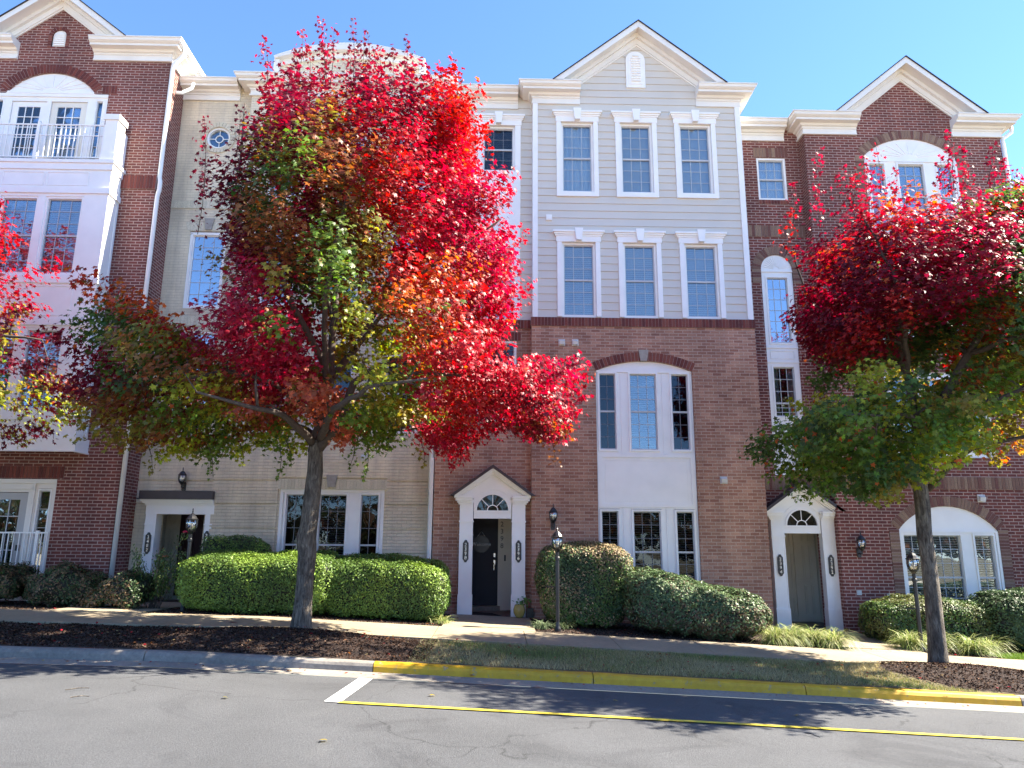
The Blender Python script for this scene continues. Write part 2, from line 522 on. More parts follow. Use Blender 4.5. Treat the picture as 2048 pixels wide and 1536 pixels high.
def flat_wall(mb, outer, holes, Y, reveal=0.12):
    polys = [outer] + holes
    tri = tessellate_polygon([[Vector((x, z, 0)) for x, z in p] for p in polys])
    flat = [q for p in polys for q in p]
    fs = []
    for a, b_, c in tri:
        ar = (flat[b_][0] - flat[a][0]) * (flat[c][1] - flat[a][1]) - (flat[c][0] - flat[a][0]) * (flat[b_][1] - flat[a][1])
        fs.append((a, b_, c) if ar > 0 else (a, c, b_))
    mb.add([(x, Y, z) for x, z in flat], fs)
    for h in holes:
        n = len(h)
        A = sum(h[i][0] * h[(i + 1) % n][1] - h[(i + 1) % n][0] * h[i][1] for i in range(n))
        hh = h if A > 0 else h[::-1]
        for i in range(n):
            (xa, za), (xb, zb) = hh[i], hh[(i + 1) % n]
            mb.add([(xa, Y, za), (xb, Y, zb), (xb, Y + reveal, zb), (xa, Y + reveal, za)], [(0, 1, 2, 3)])

RB = random.Random(5)
PAL_RED = [(0.19, 0.05, 0.038), (0.15, 0.04, 0.032), (0.22, 0.07, 0.05), (0.125, 0.035, 0.03)]
PAL_TAN = [(0.25, 0.155, 0.11), (0.20, 0.11, 0.08), (0.17, 0.075, 0.06), (0.29, 0.19, 0.13)]
PAL_CREAM = [(0.69, 0.63, 0.47), (0.64, 0.58, 0.44), (0.72, 0.65, 0.50)]
def soldier(parent, x0, x1, z0, z1, Y, pal, proud=0.012, w=0.068, tilt=0.0, name='soldier_course'):
    mb = MB()
    n = max(1, int(round((x1 - x0) / (w + 0.010))))
    st = (x1 - x0) / n
    for i in range(n):
        mb.cur = RB.choice(pal)
        k = 0.0 if not tilt else tilt * ((i + 0.5) / n - 0.5) * 2
        a, b_ = x0 + i * st + 0.005, x0 + (i + 1) * st - 0.005
        mb.prism([(a - 0, z0 + 0.004), (b_ - 0, z0 + 0.004), (b_ + k, z1 - 0.004), (a + k, z1 - 0.004)], Y - proud - RB.uniform(0, 0.003), Y + 0.05)
    o = mb.build(name, MT['accent'], parent)
    mm = MB()
    kk = abs(tilt)
    mm.prism([(x0, z0), (x1, z0), (x1 + kk, z1), (x0 - kk, z1)], Y - proud + 0.007, Y + 0.04)
    mo = mm.build('mortar', MT['mortar'] if pal is not PAL_CREAM else MT['cream'], o)
    return o
def voussoirs(parent, cx, hw, zs, rise, th, Y, pal, proud=0.012, legs=0.0, name='brick_arch'):
    """ring of bricks round an arch, optional jambs down by legs"""
    inner = arc_pts(cx, hw, zs, rise, 60)
    def nrm(i):
        a = inner[max(0, i - 1)]; b_ = inner[min(60, i + 1)]
        dx, dz = b_[0] - a[0], b_[1] - a[1]
        L = math.hypot(dx, dz)
        return (dz / L, -dx / L)
    outer = []
    for i in range(61):
        nx, nz = nrm(i)
        if rise >= hw * 0.5:
            if i == 0: nx, nz = 1, 0
            if i == 60: nx, nz = -1, 0
        outer.append((inner[i][0] + nx * th, inner[i][1] + nz * th))
    L = sum(math.hypot(outer[i + 1][0] - outer[i][0], outer[i + 1][1] - outer[i][1]) for i in range(60))
    nb = int(L / 0.082)
    def at(poly, t):
        f = t * 60; i = min(59, int(f)); f -= i
        return (poly[i][0] * (1 - f) + poly[i + 1][0] * f, poly[i][1] * (1 - f) + poly[i + 1][1] * f)
    mb = MB()
    for k in range(nb):
        mb.cur = RB.choice(pal)
        t0, t1 = (k + 0.07) / nb, (k + 0.93) / nb
        mb.prism([at(inner, t0), at(outer, t0), at(outer, t1), at(inner, t1)], Y - proud - RB.uniform(0, 0.003), Y + 0.06)
    if legs > 0:
        z = zs - 0.005
        while z > zs - legs:
            for sx in (-1, 1):
                mb.cur = RB.choice(pal)
                mb.box(cx + sx * hw, cx + sx * (hw + th), Y - proud, Y + 0.06, z - 0.061, z)
            z -= 0.0715
    o = mb.build(name, MT['accent'], parent)
    mm = MB()
    mm.prism([p for p in inner[::3]] + [p for p in outer[::-3]], Y - proud + 0.007, Y + 0.05)
    if legs > 0:
        for sx in (-1, 1):
            mm.box(cx + sx * hw, cx + sx * (hw + th), Y - proud + 0.007, Y + 0.05, zs - legs, zs)
    mm.build('mortar', MT['mortar'] if pal is not PAL_CREAM else MT['cream'], o)
    return o

def window(parent, x0, x1, z0, z1, Y, cols=3, rows=3, sash=True, fr=0.05, blind='blind', glass='glass', trimY=None, label=None, sashmat='sash', split=0.5):
    """x0..z1 = the visible glazing; frame sits round it. Y = wall face"""
    w = MB()
    yf = Y + 0.02 if trimY is None else trimY
    w.box(x0 - fr, x0, yf, Y + 0.12, z0 - fr, z1 + fr)
    w.box(x1, x1 + fr, yf, Y + 0.12, z0 - fr, z1 + fr)
    w.box(x0, x1, yf, Y + 0.12, z1, z1 + fr)
    w.box(x0, x1, yf, Y + 0.12, z0 - fr, z0)
    o = w.build('window', MT['white'], parent)
    if label: o['label'] = label
    s = MB()
    sw = 0.022
    yg = Y + 0.085
    s.box(x0, x0 + sw, yg - 0.025, yg + 0.03, z0, z1); s.box(x1 - sw, x1, yg - 0.025, yg + 0.03, z0, z1)
    s.box(x0 + sw, x1 - sw, yg - 0.025, yg + 0.03, z0, z0 + sw * 1.3); s.box(x0 + sw, x1 - sw, yg - 0.025, yg + 0.03, z1 - sw, z1)
    zm = z0 + (z1 - z0) * split
    if sash:
        s.box(x0 + sw, x1 - sw, yg - 0.03, yg + 0.03, zm - 0.02, zm + 0.02)
    s.build('sash', MT[sashmat], o)
    g_ = MB()
    g_.box(x0 + sw, x1 - sw, yg, yg + 0.006, z0 + sw, z1 - sw)
    g_.build('pane', MT[glass], o)
    k = MB()
    mw = 0.0065
    for i in range(1, cols):
        x = x0 + (x1 - x0) * i / cols
        k.box(x - mw, x + mw, yg - 0.008, yg - 0.002, z0 + sw, z1 - sw)
    def hb(za, zb, nr):
        for j in range(1, nr):
            z = za + (zb - za) * j / nr
            k.box(x0 + sw, x1 - sw, yg - 0.0085, yg - 0.0015, z - mw, z + mw)
    if sash: hb(z0, zm, rows); hb(zm, z1, rows)
    else: hb(z0, z1, rows)
    if k.v: k.build('grille', MT['muntin' if glass != 'glass_dark' else 'muntin_dim'], o)
    yb = Y + 0.16
    if blind == 'blind':
        q = MB()
        z = z1 - 0.02
        while z > z0:
            q.quad((x0, yb, z), (x1, yb, z), (x1, yb + 0.034, z - 0.034), (x0, yb + 0.034, z - 0.034))
            z -= 0.052
        q.build('blind', MT['blind'], o)
    elif blind == 'half':
        q = MB()
        z = z1 - 0.02
        while z > z0:
            q.quad((x0, yb, z), (x1, yb, z), (x1, yb + 0.042, z - 0.024), (x0, yb + 0.042, z - 0.024))
            z -= 0.052
        q.build('blind', MT['blind'], o)
    elif blind == 'shade':
        q = MB()
        nn = 14
        for i in range(nn):
            xa = x0 + (x1 - x0) * i / nn; xb = x0 + (x1 - x0) * (i + 1) / nn
            q.quad((xa, yb + 0.02 * (i % 2), z0), (xb, yb + 0.02 * ((i + 1) % 2), z0), (xb, yb + 0.02 * ((i + 1) % 2), z1), (xa, yb + 0.02 * (i % 2), z1))
        q.build('curtain', MT['blind'], o)
    elif blind == 'curtain':
        q = MB()
        for (ca, cb) in ((x0, x0 + (x1 - x0) * 0.3), (x1 - (x1 - x0) * 0.3, x1)):
            nn = 10
            for i in range(nn):
                xa = ca + (cb - ca) * i / nn; xb = ca + (cb - ca) * (i + 1) / nn
                q.quad((xa, yb + 0.03 * (i % 2), z0), (xb, yb + 0.03 * ((i + 1) % 2), z0), (xb, yb + 0.03 * ((i + 1) % 2), z1), (xa, yb + 0.03 * (i % 2), z1))
        q.build('curtain', MT['curtain'], o)
    return o

def cornice_prof(Y, zt, h=0.45, d=0.38):
    k = h / 0.46
    pr = [(0.0, -0.46), (0.05, -0.46), (0.05, -0.42), (0.03, -0.41), (0.03, -0.31), (0.05, -0.30), (0.05, -0.26), (0.10, -0.245), (0.13, -0.20), (0.27, -0.19), (0.27, -0.135), (0.30, -0.125), (0.345, -0.09), (0.36, -0.03), (0.38, -0.028), (0.38, 0.0), (0.0, 0.0)]
    return [(Y - y * d / 0.38, zt + z * k) for y, z in pr]
def cornice(parent, x0, x1, Y, zt, h=0.46, d=0.38, endL=0.0, endR=0.0, name='cornice'):
    """endL/endR: mitred return projecting d past the wall end"""
    mb = MB()
    pr = cornice_prof(Y, zt, h, d)
    n = len(pr)
    vs = []
    for x, e in ((x0, -endL), (x1, endR)):
        for y, z in pr:
            off = (Y - y) * (1 if e else 0) * (1 if e > 0 else -1)
            vs.append((x + off, y, z))
    fs = [(i, (i + 1) % n, n + (i + 1) % n, n + i) for i in range(n)]
    mb.add(vs, fs)
    for x, e, base in ((x0, endL, 0), (x1, endR, n)):
        sg = -1 if base == 0 else 1
        if e:
            # side return running back
            dep = e
            v2 = [(x + sg * (Y - y), y, z) for y, z in pr] + [(x + sg * (Y - y), Y + dep, z) for y, z in pr]
            f2 = [(i, (i + 1) % n, n + (i + 1) % n, n + i) for i in range(n)]
            mb.add(v2, f2)
        else:
            tri = tessellate_polygon([[Vector((y, z, 0)) for y, z in pr]])
            mb.add([(x, y, z) for y, z in pr], [tuple(t) for t in tri])
    return mb.build(name, MT['cornice'], parent)

def chevron(xa, za, hw, zb, t0, t1):
    """band between two parallel gable lines; t = vertical drop below the outer line; cut level at zb"""
    sl = (za - zb) / hw
    a0, a1 = za - t0, za - t1
    h0, h1 = (a0 - zb) / sl, (a1 - zb) / sl
    return [(xa - h0, zb), (xa, a0), (xa + h0, zb), (xa + h1, zb), (xa, a1), (xa - h1, zb)]
def gable(parent, xa, za, hw, zb, Y, drop, d=0.38, back=5.0):
    mb = MB()
    mb.prism(chevron(xa, za, hw, zb, 0.0, drop * 0.42), Y - d, Y - d + 0.05)
    mb.prism(chevron(xa, za, hw, zb, 0.02, drop * 0.36), Y - d + 0.05, Y)
    mb.prism(chevron(xa, za, hw, zb, drop * 0.36, drop * 0.62), Y - 0.13, Y + 0.02)
    mb.prism(chevron(xa, za, hw, zb, drop * 0.62, drop * 1.0), Y - 0.055, Y + 0.02)
    mb.prism(chevron(xa, za, hw, zb, drop * 1.0, drop * 1.12), Y - 0.03, Y + 0.02)
    mb.build('gable_trim', MT['cornice'], parent)
    r_ = MB()
    r_.prism(chevron(xa, za + 0.026, hw + 0.032, zb, 0.0, 0.025), Y - d - 0.03, Y + back)
    r_.build('gable_roof', MT['shingle'], parent)

def wall_box(parent, x0, x1, y0, y1, z0, z1, mat, name='side_wall'):
    mb = MB(); mb.box(x0, x1, y0, y1, z0, z1)
    return mb.build(name, MT[mat], parent)

def ring(mb, cx, cz, r0, r1, y0, y1, n=28, a0=0.0, a1=2 * math.pi):
    for i in range(n):
        a = a0 + (a1 - a0) * i / n; b_ = a0 + (a1 - a0) * (i + 1) / n
        mb.prism([(cx + r0 * math.cos(a), cz + r0 * math.sin(a)), (cx + r1 * math.cos(a), cz + r1 * math.sin(a)),
                  (cx + r1 * math.cos(b_), cz + r1 * math.sin(b_)), (cx + r0 * math.cos(b_), cz + r0 * math.sin(b_))], y0, y1)

def vent_hood(parent, x, z, Y, s=0.15, mat='plate', label=None):
    mb = MB()
    mb.box(x - s / 2, x + s / 2, Y - 0.02, Y, z - s / 2, z + s / 2)
    t = s * 0.38
    mb.add([(x - t, Y - 0.02, z + t), (x + t, Y - 0.02, z + t), (x - t, Y - 0.09, z + t * .4), (x + t, Y - 0.09, z + t * .4), (x - t, Y - 0.07, z - t), (x + t, Y - 0.07, z - t), (x - t, Y - 0.02, z - t), (x + t, Y - 0.02, z - t)],
           [(0, 1, 3, 2), (2, 3, 5, 4), (0, 2, 4, 6), (1, 7, 5, 3), (4, 5, 7, 6)])
    o = mb.build('vent_hood', MT[mat], parent)
    return o

def digits(text, x, ztop, h, Y, parent, mat, name='house_number', dz=None, horizontal=False, font_scale=1.0, extr=0.003):
    V = []; Fc = []
    if horizontal: items = [(text, 0)]
    else: items = [(c, i) for i, c in enumerate(text)]
    for t, i in items:
        cu = bpy.data.curves.new('t', 'FONT'); cu.body = t; cu.size = h * 1.38 * font_scale; cu.extrude = extr
        cu.align_x = 'CENTER'
        cu.resolution_u = 2
        o = bpy.data.objects.new('t', cu)
        COL.objects.link(o)
        me = o.to_mesh()
        off = len(V)
        zb = ztop - h - i * (dz or h * 1.25)
        for v in me.vertices:
            V.append((x + v.co.x, Y - v.co.z, zb + v.co.y))
        for p_ in me.polygons:
            Fc.append(tuple(off + k for k in p_.vertices))
        o.to_mesh_clear()
        bpy.data.objects.remove(o); bpy.data.curves.remove(cu)
    return mesh_obj(name, np.array(V), Fc, MT[mat], parent)

def plaque(parent, x, zc, Y, text, label=None):
    w, h = 0.062, 0.20
    pts = [(x - w, zc - h + .03), (x - w * .6, zc - h), (x - w * .3, zc - h - .035), (x + w * .3, zc - h - .035), (x + w * .6, zc - h), (x + w, zc - h + .03),
           (x + w, zc + h - .03), (x + w * .6, zc + h), (x + w * .3, zc + h + .035), (x - w * .3, zc + h + .035), (x - w * .6, zc + h), (x - w, zc + h - .03)]
    mb = MB(); mb.prism(pts, Y - 0.018, Y)
    o = mb.build('number_plaque', MT['black'], parent)
    rim = MB()
    rim.prism([(x + (a - x) * .88, zc + (b_ - zc) * .95) for a, b_ in pts], Y - 0.021, Y - 0.017)
    digits(text, x, zc + 0.175, 0.075, Y - 0.021, o, 'silver', dz=0.092)
    return o

def lantern(mbm, mbg, cx, cy, z0, s=1.0):
    """coach lantern body from z0 up; mbm metal, mbg glass"""
    def L(pr): return [(r_ * s, z0 + z * s) for r_, z in pr]
    mbm.lathe(cx, cy, L([(0.02, 0.0), (0.035, 0.015), (0.05, 0.04), (0.075, 0.055), (0.08, 0.07), (0.0, 0.072)]), 10)
    mbg.lathe(cx, cy, L([(0.068, 0.072), (0.095, 0.13), (0.104, 0.20), (0.10, 0.265), (0.095, 0.272)]), 12)
    for k in range(8):
        a = 2 * math.pi * (k + 0.5) / 8
        mbm.tube([(cx + r_ * s * math.cos(a), cy + r_ * s * math.sin(a), z0 + z * s) for r_, z in ((0.072, 0.07), (0.099, 0.13), (0.108, 0.20), (0.104, 0.275))], 0.005 * s, 4)
    mbm.lathe(cx, cy, L([(0.0, 0.27), (0.118, 0.272), (0.122, 0.285), (0.10, 0.30), (0.075, 0.345), (0.04, 0.385), (0.016, 0.40), (0.010, 0.42), (0.018, 0.435), (0.008, 0.45), (0.014, 0.465), (0.004, 0.50)]), 10)

def wall_lantern(parent, x, z, Y, s=0.8):
    """z = bottom of the lantern body"""
    m_ = MB(); g_ = MB(); b_ = MB()
    cy = Y - 0.16
    lantern(m_, g_, x, cy, z, s)
    b_.lathe(x, cy, [(0.012, z + 0.07), (0.022, z + 0.1), (0.022, z + 0.16), (0.008, z + 0.19)], 8)
    m_.prism([(x - .05, z - .10), (x - .03, z - .14), (x + .03, z - .14), (x + .05, z - .10), (x + .05, z + .05), (x + .03, z + .08), (x - .03, z + .08), (x - .05, z + .05)], Y - 0.03, Y)
    m_.tube([(x, Y - .03, z - .04), (x, Y - .09, z - .07), (x, cy, z - .05), (x, cy, z + .01)], 0.012, 6)
    o = m_.build('wall_lantern', MT['black'], parent, smooth=False)
    g_.build('lantern_glass', MT['lamp_glass'], o, smooth=True)
    b_.build('bulb', MT['bulb'], o, smooth=True)
    return o

def ground_coef(Y):
    T = [(-200, -0.03, -0.046), (10.0, -0.025, -0.046), (10.16, 0.118, -0.046), (12.2, 0.165, -0.050), (13.7, 0.20, -0.050), (16.4, 0.205, -0.040), (30, 0.2, -0.04), (400, 0.2, -0.0)]
    for i in range(len(T) - 1):
        if Y <= T[i + 1][0]:
            t = max(0, (Y - T[i][0]) / (T[i + 1][0] - T[i][0]))
            return T[i][1] * (1 - t) + T[i + 1][1] * t, T[i][2] * (1 - t) + T[i + 1][2] * t
    return T[-1][1], T[-1][2]
def gx(X):
    if X < -4: return -4 + (X + 4) * 0.45
    if X > 14: return 14 + (X - 14) * 0.3
    return X
def gz(X, Y):
    a, b_ = ground_coef(Y)
    x = max(-40, min(60, X))
    return a + b_ * gx(x)
def sheet(name, x0, x1, y0, y1, mat, dz=0.0, nx=60, ny=8, skew=0.0, bumpf=None):
    V = []; Fc = []
    for j in range(ny + 1):
        for i in range(nx + 1):
            y = y0 + (y1 - y0) * j / ny
            x = x0 + (x1 - x0) * i / nx
            z = gz(x, y) + dz
            if bumpf: z += bumpf(x, y)
            V.append((x, y, z))
    for j in range(ny):
        for i in range(nx):
            a = j * (nx + 1) + i
            Fc.append((a, a + 1, a + nx + 2, a + nx + 1))
    return mesh_obj(name, np.array(V), Fc, MT[mat], None, smooth=True)
# ------------------------------------------------------------------ setting
struct(sheet('ground', -400, 400, -300, 9.95, 'soil', -0.30, 80, 60))
struct(sheet('bounce_ground', -60, 60, -30, -2.4, 'bounce', 0.10, 60, 12))  # unseen pale ground, added to bounce sunlight onto the facades
struct(sheet('ground', -400, 400, 16.0, 900, 'soil', -0.25, 80, 40))
struct(sheet('road', -60, 60, -2.4, 9.66, 'asphalt', 0.0, 120, 20))
struct(sheet('gutter_pan', -60, 60, 9.66, 10.02, 'gutter', 0.004, 120, 1))

def kerb(name, x0, x1, mat):
    V = []; Fc = []
    n = max(2, int((x1 - x0) / 0.3))
    prof = [(10.0, 0.0), (10.012, 0.085), (10.03, 0.118), (10.055, 0.132), (10.15, 0.138), (10.17, 0.125), (10.17, 0.0)]
    for i in range(n + 1):
        x = x0 + (x1 - x0) * i / n
        zb = ground_coef(9.99)[0] + ground_coef(9.99)[1] * gx(x)
        for k, (y, z) in enumerate(prof):
            V.append((x, y, zb + z + 0.002 * math.sin(x * 7.3 + k)))
    m_ = len(prof)
    for i in range(n):
        for k in range(m_ - 1):
            a = i * m_ + k
            Fc.append((a, a + m_, a + m_ + 1, a + 1))
    Fc.append(tuple(range(m_))); Fc.append(tuple(n * m_ + k for k in range(m_))[::-1])
    return mesh_obj(name, np.array(V), Fc, MT[mat], None)
XK = [P(745, 1330, 10.0)[0], P(1186, 1362, 10.0)[0], P(1612, 1385, 10.0)[0], P(2044, 1405, 10.0)[0]]
x = XK[0]
while x > -34:
    struct(kerb('kerb', x - 2.9 + 0.012, x, 'kerb')); x -= 2.9
for a, b_ in zip(XK[:-1], XK[1:]):
    struct(kerb('kerb', a + 0.012, b_, 'yellow'))
x = XK[3]
while x < 30:
    struct(kerb('kerb', x + 0.012, x + 2.9, 'kerb')); x += 2.9

# painted lines on the road
def strip(name, pts, w, mat, dz=0.008):
    V = []; Fc = []
    (xa, ya), (xb, yb) = pts
    L = math.hypot(xb - xa, yb - ya); n = max(1, int(L / 0.4))
    nx_, ny_ = -(yb - ya) / L * w / 2, (xb - xa) / L * w / 2
    for i in range(n + 1):
        t = i / n
        x_, y_ = xa + (xb - xa) * t, ya + (yb - ya) * t
        for s_ in (-1, 1):
            V.append((x_ + nx_ * s_, y_ + ny_ * s_, gz(x_ + nx_ * s_, y_ + ny_ * s_) + dz))
    for i in range(n):
        Fc.append((2 * i, 2 * i + 1, 2 * i + 3, 2 * i + 2))
    return mesh_obj(name, np.array(V), Fc, MT[mat], None)
struct(strip('road_marking', ((-1.57, 9.62), (-1.67, 8.17)), 0.17, 'wline'))
struct(strip('road_marking', ((-1.60, 8.17), (14.0, 8.00)), 0.085, 'yline', 0.012))

def rough(amp, f):
    rr_ = random.Random(3)
    ph = [(rr_.uniform(0, 6), rr_.uniform(.5, 1.6), rr_.uniform(.5, 1.6)) for _ in range(5)]
    return lambda x, y: amp * sum(math.sin(p + x * a * f + y * b_ * f) for p, a, b_ in ph) / 5
TREES = [(-3.0, 12.0), (6.88, 12.0), (-11.6, 12.0), (17.6, 12.0)]
def verge_bump(x, y):
    z = rough(0.012, 3)(x, y)
    for tx, ty in TREES:
        d = ((x - tx) / 2.1) ** 2 + ((y - 11.4) / 1.1) ** 2
        if d < 1: z += 0.13 * (1 - d) ** 1.5
    return z
XM = -1.15
struct(sheet('verge', -40, XM, 10.16, 12.2, 'mulch', -0.006, 260, 14, bumpf=verge_bump))
struct(sheet('verge', XM, 40, 10.16, 12.2, 'soil', -0.006, 220, 14, bumpf=verge_bump))
# mulch ring round the right tree, laid over the lawn
def blob_sheet(name, cx, cy, rx, ry, mat, dz, seed, bumpf=None, ymax=12.2, ymin=10.18):
    rr_ = random.Random(seed)
    ph = [rr_.uniform(0, 6) for _ in range(4)]
    V = []; Fc = []
    nr, na = 10, 48
    for j in range(nr + 1):
        for i in range(na):
            a = 2 * math.pi * i / na
            k = 1 + 0.06 * math.sin(3 * a + ph[0]) + 0.04 * math.sin(7 * a + ph[1]) + 0.03 * math.sin(13 * a + ph[2])
            x_ = cx + rx * k * j / nr * math.cos(a)
            y_ = min(ymax, max(ymin, cy + ry * k * j / nr * math.sin(a)))
            z_ = gz(x_, y_) + dz * (1 - (j / nr) ** 4) + (bumpf(x_, y_) if bumpf else 0) - (0.03 if j == nr else 0)
            V.append((x_, y_, z_))
    for j in range(nr):
        for i in range(na):
            a = j * na + i; b_ = j * na + (i + 1) % na
            Fc.append((a, b_, b_ + na, a + na))
    return mesh_obj(name, np.array(V), Fc, MT[mat], None, smooth=True)
struct(blob_sheet('mulch_bed', 7.35, 11.2, 1.75, 1.25, 'mulch', 0.03, 2, verge_bump))
# beds between sidewalk and houses
struct(sheet('planting_bed', -40, 40, 13.7, 17.4, 'mulch', -0.004, 200, 24, bumpf=rough(0.012, 3)))

# sidewalk slabs with open joints, and the walks to the doors
def slab(x0, x1, y0, y1, sk=0.0, dz=0.0, name='sidewalk'):
    V = []; Fc = []
    n = 4
    top = []
    for j in range(n + 1):
        for i in range(n + 1):
            y = y0 + (y1 - y0) * j / n
            x = x0 + (x1 - x0) * i / n + sk * (y - y0)
            top.append((x, y, gz(x, y) + 0.02 + dz))
    m_ = len(top)
    V = top + [(a, b_, c - 0.1) for a, b_, c in top]
    for j in range(n):
        for i in range(n):
            a = j * (n + 1) + i
            Fc.append((a, a + 1, a + n + 2, a + n + 1))
    edge = list(range(0, n + 1)) + [j * (n + 1) + n for j in range(1, n + 1)] + [n * (n + 1) + i for i in range(n - 1, -1, -1)] + [j * (n + 1) for j in range(n - 1, 0, -1)]
    for i in range(len(edge)):
        a, b_ = edge[i], edge[(i + 1) % len(edge)]
        Fc.append((b_, a, a + m_, b_ + m_))
    return V, Fc
def slabs(name, lst, mat='concrete'):
    V = []; Fc = []
    for v, f in lst:
        o_ = len(V); V += v; Fc += [tuple(i + o_ for i in q) for q in f]
    return struct(mesh_obj(name, np.array(V), Fc, MT[mat], None))
L_ = []
x = -40
while x < 40:
    L_.append(slab(x + 0.006, x + 1.5 - 0.006, 12.2, 13.7)); x += 1.5
slabs('sidewalk', L_)
slabs('path', [slab(-0.95, 0.72, 13.712, 15.2), slab(-0.95, 0.72, 15.212, 16.35)])
slabs('path', [slab(6.25, 7.75, 13.712, 15.0, 0.0), slab(6.25, 7.75, 15.012, 16.55)])
slabs('path', [slab(-7.9, -6.3, 13.712, 15.2), slab(-7.9, -6.3, 15.212, 16.8)])

# ------------------------------------------------------------------ houses
YC, YCR = 16.40, 16.65
YB, YBR = 17.00, 17.25
YD, YDR = 16.65, 17.00
YL = 16.35
def shell(parent, x0, x1, yf, zt, mat, rise=1.6, yb=26.0, sideL=True, sideR=True, eave=0.3):
    mb = MB()
    if sideL: mb.quad((x0, yb, -1.5), (x0, yf, -1.5), (x0, yf, zt), (x0, yb, zt))
    if sideR: mb.quad((x1, yf, -1.5), (x1, yb, -1.5), (x1, yb, zt), (x1, yf, zt))
    mb.quad((x1, yb, -1.5), (x0, yb, -1.5), (x0, yb, zt), (x1, yb, zt))
    if mb.v: mb.build('side_wall', MT[mat], parent)
    r_ = MB()
    ym = (yf + yb) / 2
    r_.quad((x0, yf - 0.25, zt), (x1, yf - 0.25, zt), (x1, ym, zt + rise), (x0, ym, zt + rise))
    r_.quad((x1, yb, zt), (x0, yb, zt), (x0, ym, zt + rise), (x1, ym, zt + rise))
    r_.add([(x0, yf - .25, zt), (x0, yb, zt), (x0, ym, zt + rise), (x1, yf - .25, zt), (x1, yb, zt), (x1, ym, zt + rise)], [(0, 2, 1), (3, 4, 5)])
    r_.build('roof', MT['shingle'], parent)
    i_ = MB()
    i_.quad((x0 + .05, yf + 1.6, -1), (x1 - .05, yf + 1.6, -1), (x1 - .05, yf + 1.6, zt), (x0 + .05, yf + 1.6, zt))  # dark sheet behind the windows; the unlit rooms are put into its colour
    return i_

def siding(parent, x0, x1, z0, z1, Y, holes, tri=None, pitch=0.192):
    """lapped boards; holes = glazing rects the boards must not cross; tri=(xa, za, slope) limits width above"""
    mb = MB()
    z = z0
    k = 0
    while z < z1 - 1e-6:
        zt = min(z + pitch, z1)
        cuts = {z, zt}
        for h in holes:
            for hz in (h[2], h[3]):
                if z < hz < zt: cuts.add(hz)
        cuts = sorted(cuts)
        for za, zb in zip(cuts[:-1], cuts[1:]):
            zm = (za + zb) / 2
            a, b_ = x0, x1
            if tri and zm > tri[3]:
                hw = (tri[1] - zm) * tri[2]
                a, b_ = max(x0, tri[0] - hw), min(x1, tri[0] + hw)
                if b_ - a < 0.05: continue
            iv = [(a, b_)]
            for h in holes:
                if h[2] < zm < h[3]:
                    nv = []
                    for p, q in iv:
                        if h[0] > p: nv.append((p, min(q, h[0])))
                        if h[1] < q: nv.append((max(p, h[1]), q))
                    iv = [t for t in nv if t[1] - t[0] > 0.01]
            ya = Y - 0.020 * (1 - (za - z) / pitch); yb = Y - 0.020 * (1 - (zb - z) / pitch)
            for p, q in iv:
                mb.quad((p, ya, za), (q, ya, za), (q, yb, zb), (p, yb, zb))
                if za == z:
                    mb.quad((p, Y, za), (q, Y, za), (q, ya, za), (p, ya, za))
        z = zt
    return mb.build('siding', MT['siding'], parent)

def casing(parent, x0, x1, z0, z1, Y, w=0.11, sill=True, header=True, key=True):
    """flat white casing with cornice header and keystone round a glazing rect"""
    f = 0.05
    a, b_ = x0 - f, x1 + f
    mb = MB()
    mb.box(a - w, a, Y - 0.035, Y + 0.02, z0 - f - (w if sill else 0), z1 + f)
    mb.box(b_, b_ + w, Y - 0.035, Y + 0.02, z0 - f - (w if sill else 0), z1 + f)
    if sill: mb.box(a, b_, Y - 0.037, Y + 0.02, z0 - f - w, z0 - f)
    zt = z1 + f
    if header:
        mb.box(a - w - 0.02, b_ + w + 0.02, Y - 0.045, Y + 0.02, zt, zt + 0.14)
        for k, (p, h0, h1) in enumerate(((0.06, .14, .18), (0.085, .18, .225), (0.115, .225, .27))):
            mb.box(a - w - p + 0.01, b_ + w + p - 0.01, Y - p, Y + 0.02, zt + h0, zt + h1)
    o = mb.build('window_casing', MT['white'], parent)
    if key:
        xc = (x0 + x1) / 2
        kb = MB()
        kb.prism([(xc - .065, zt + 0.01), (xc + .065, zt + .01), (xc + .10, zt + .31), (xc - .10, zt + .31)], Y - 0.15, Y + 0.02)
        kb.build('keystone', MT['white'], o)
    return o

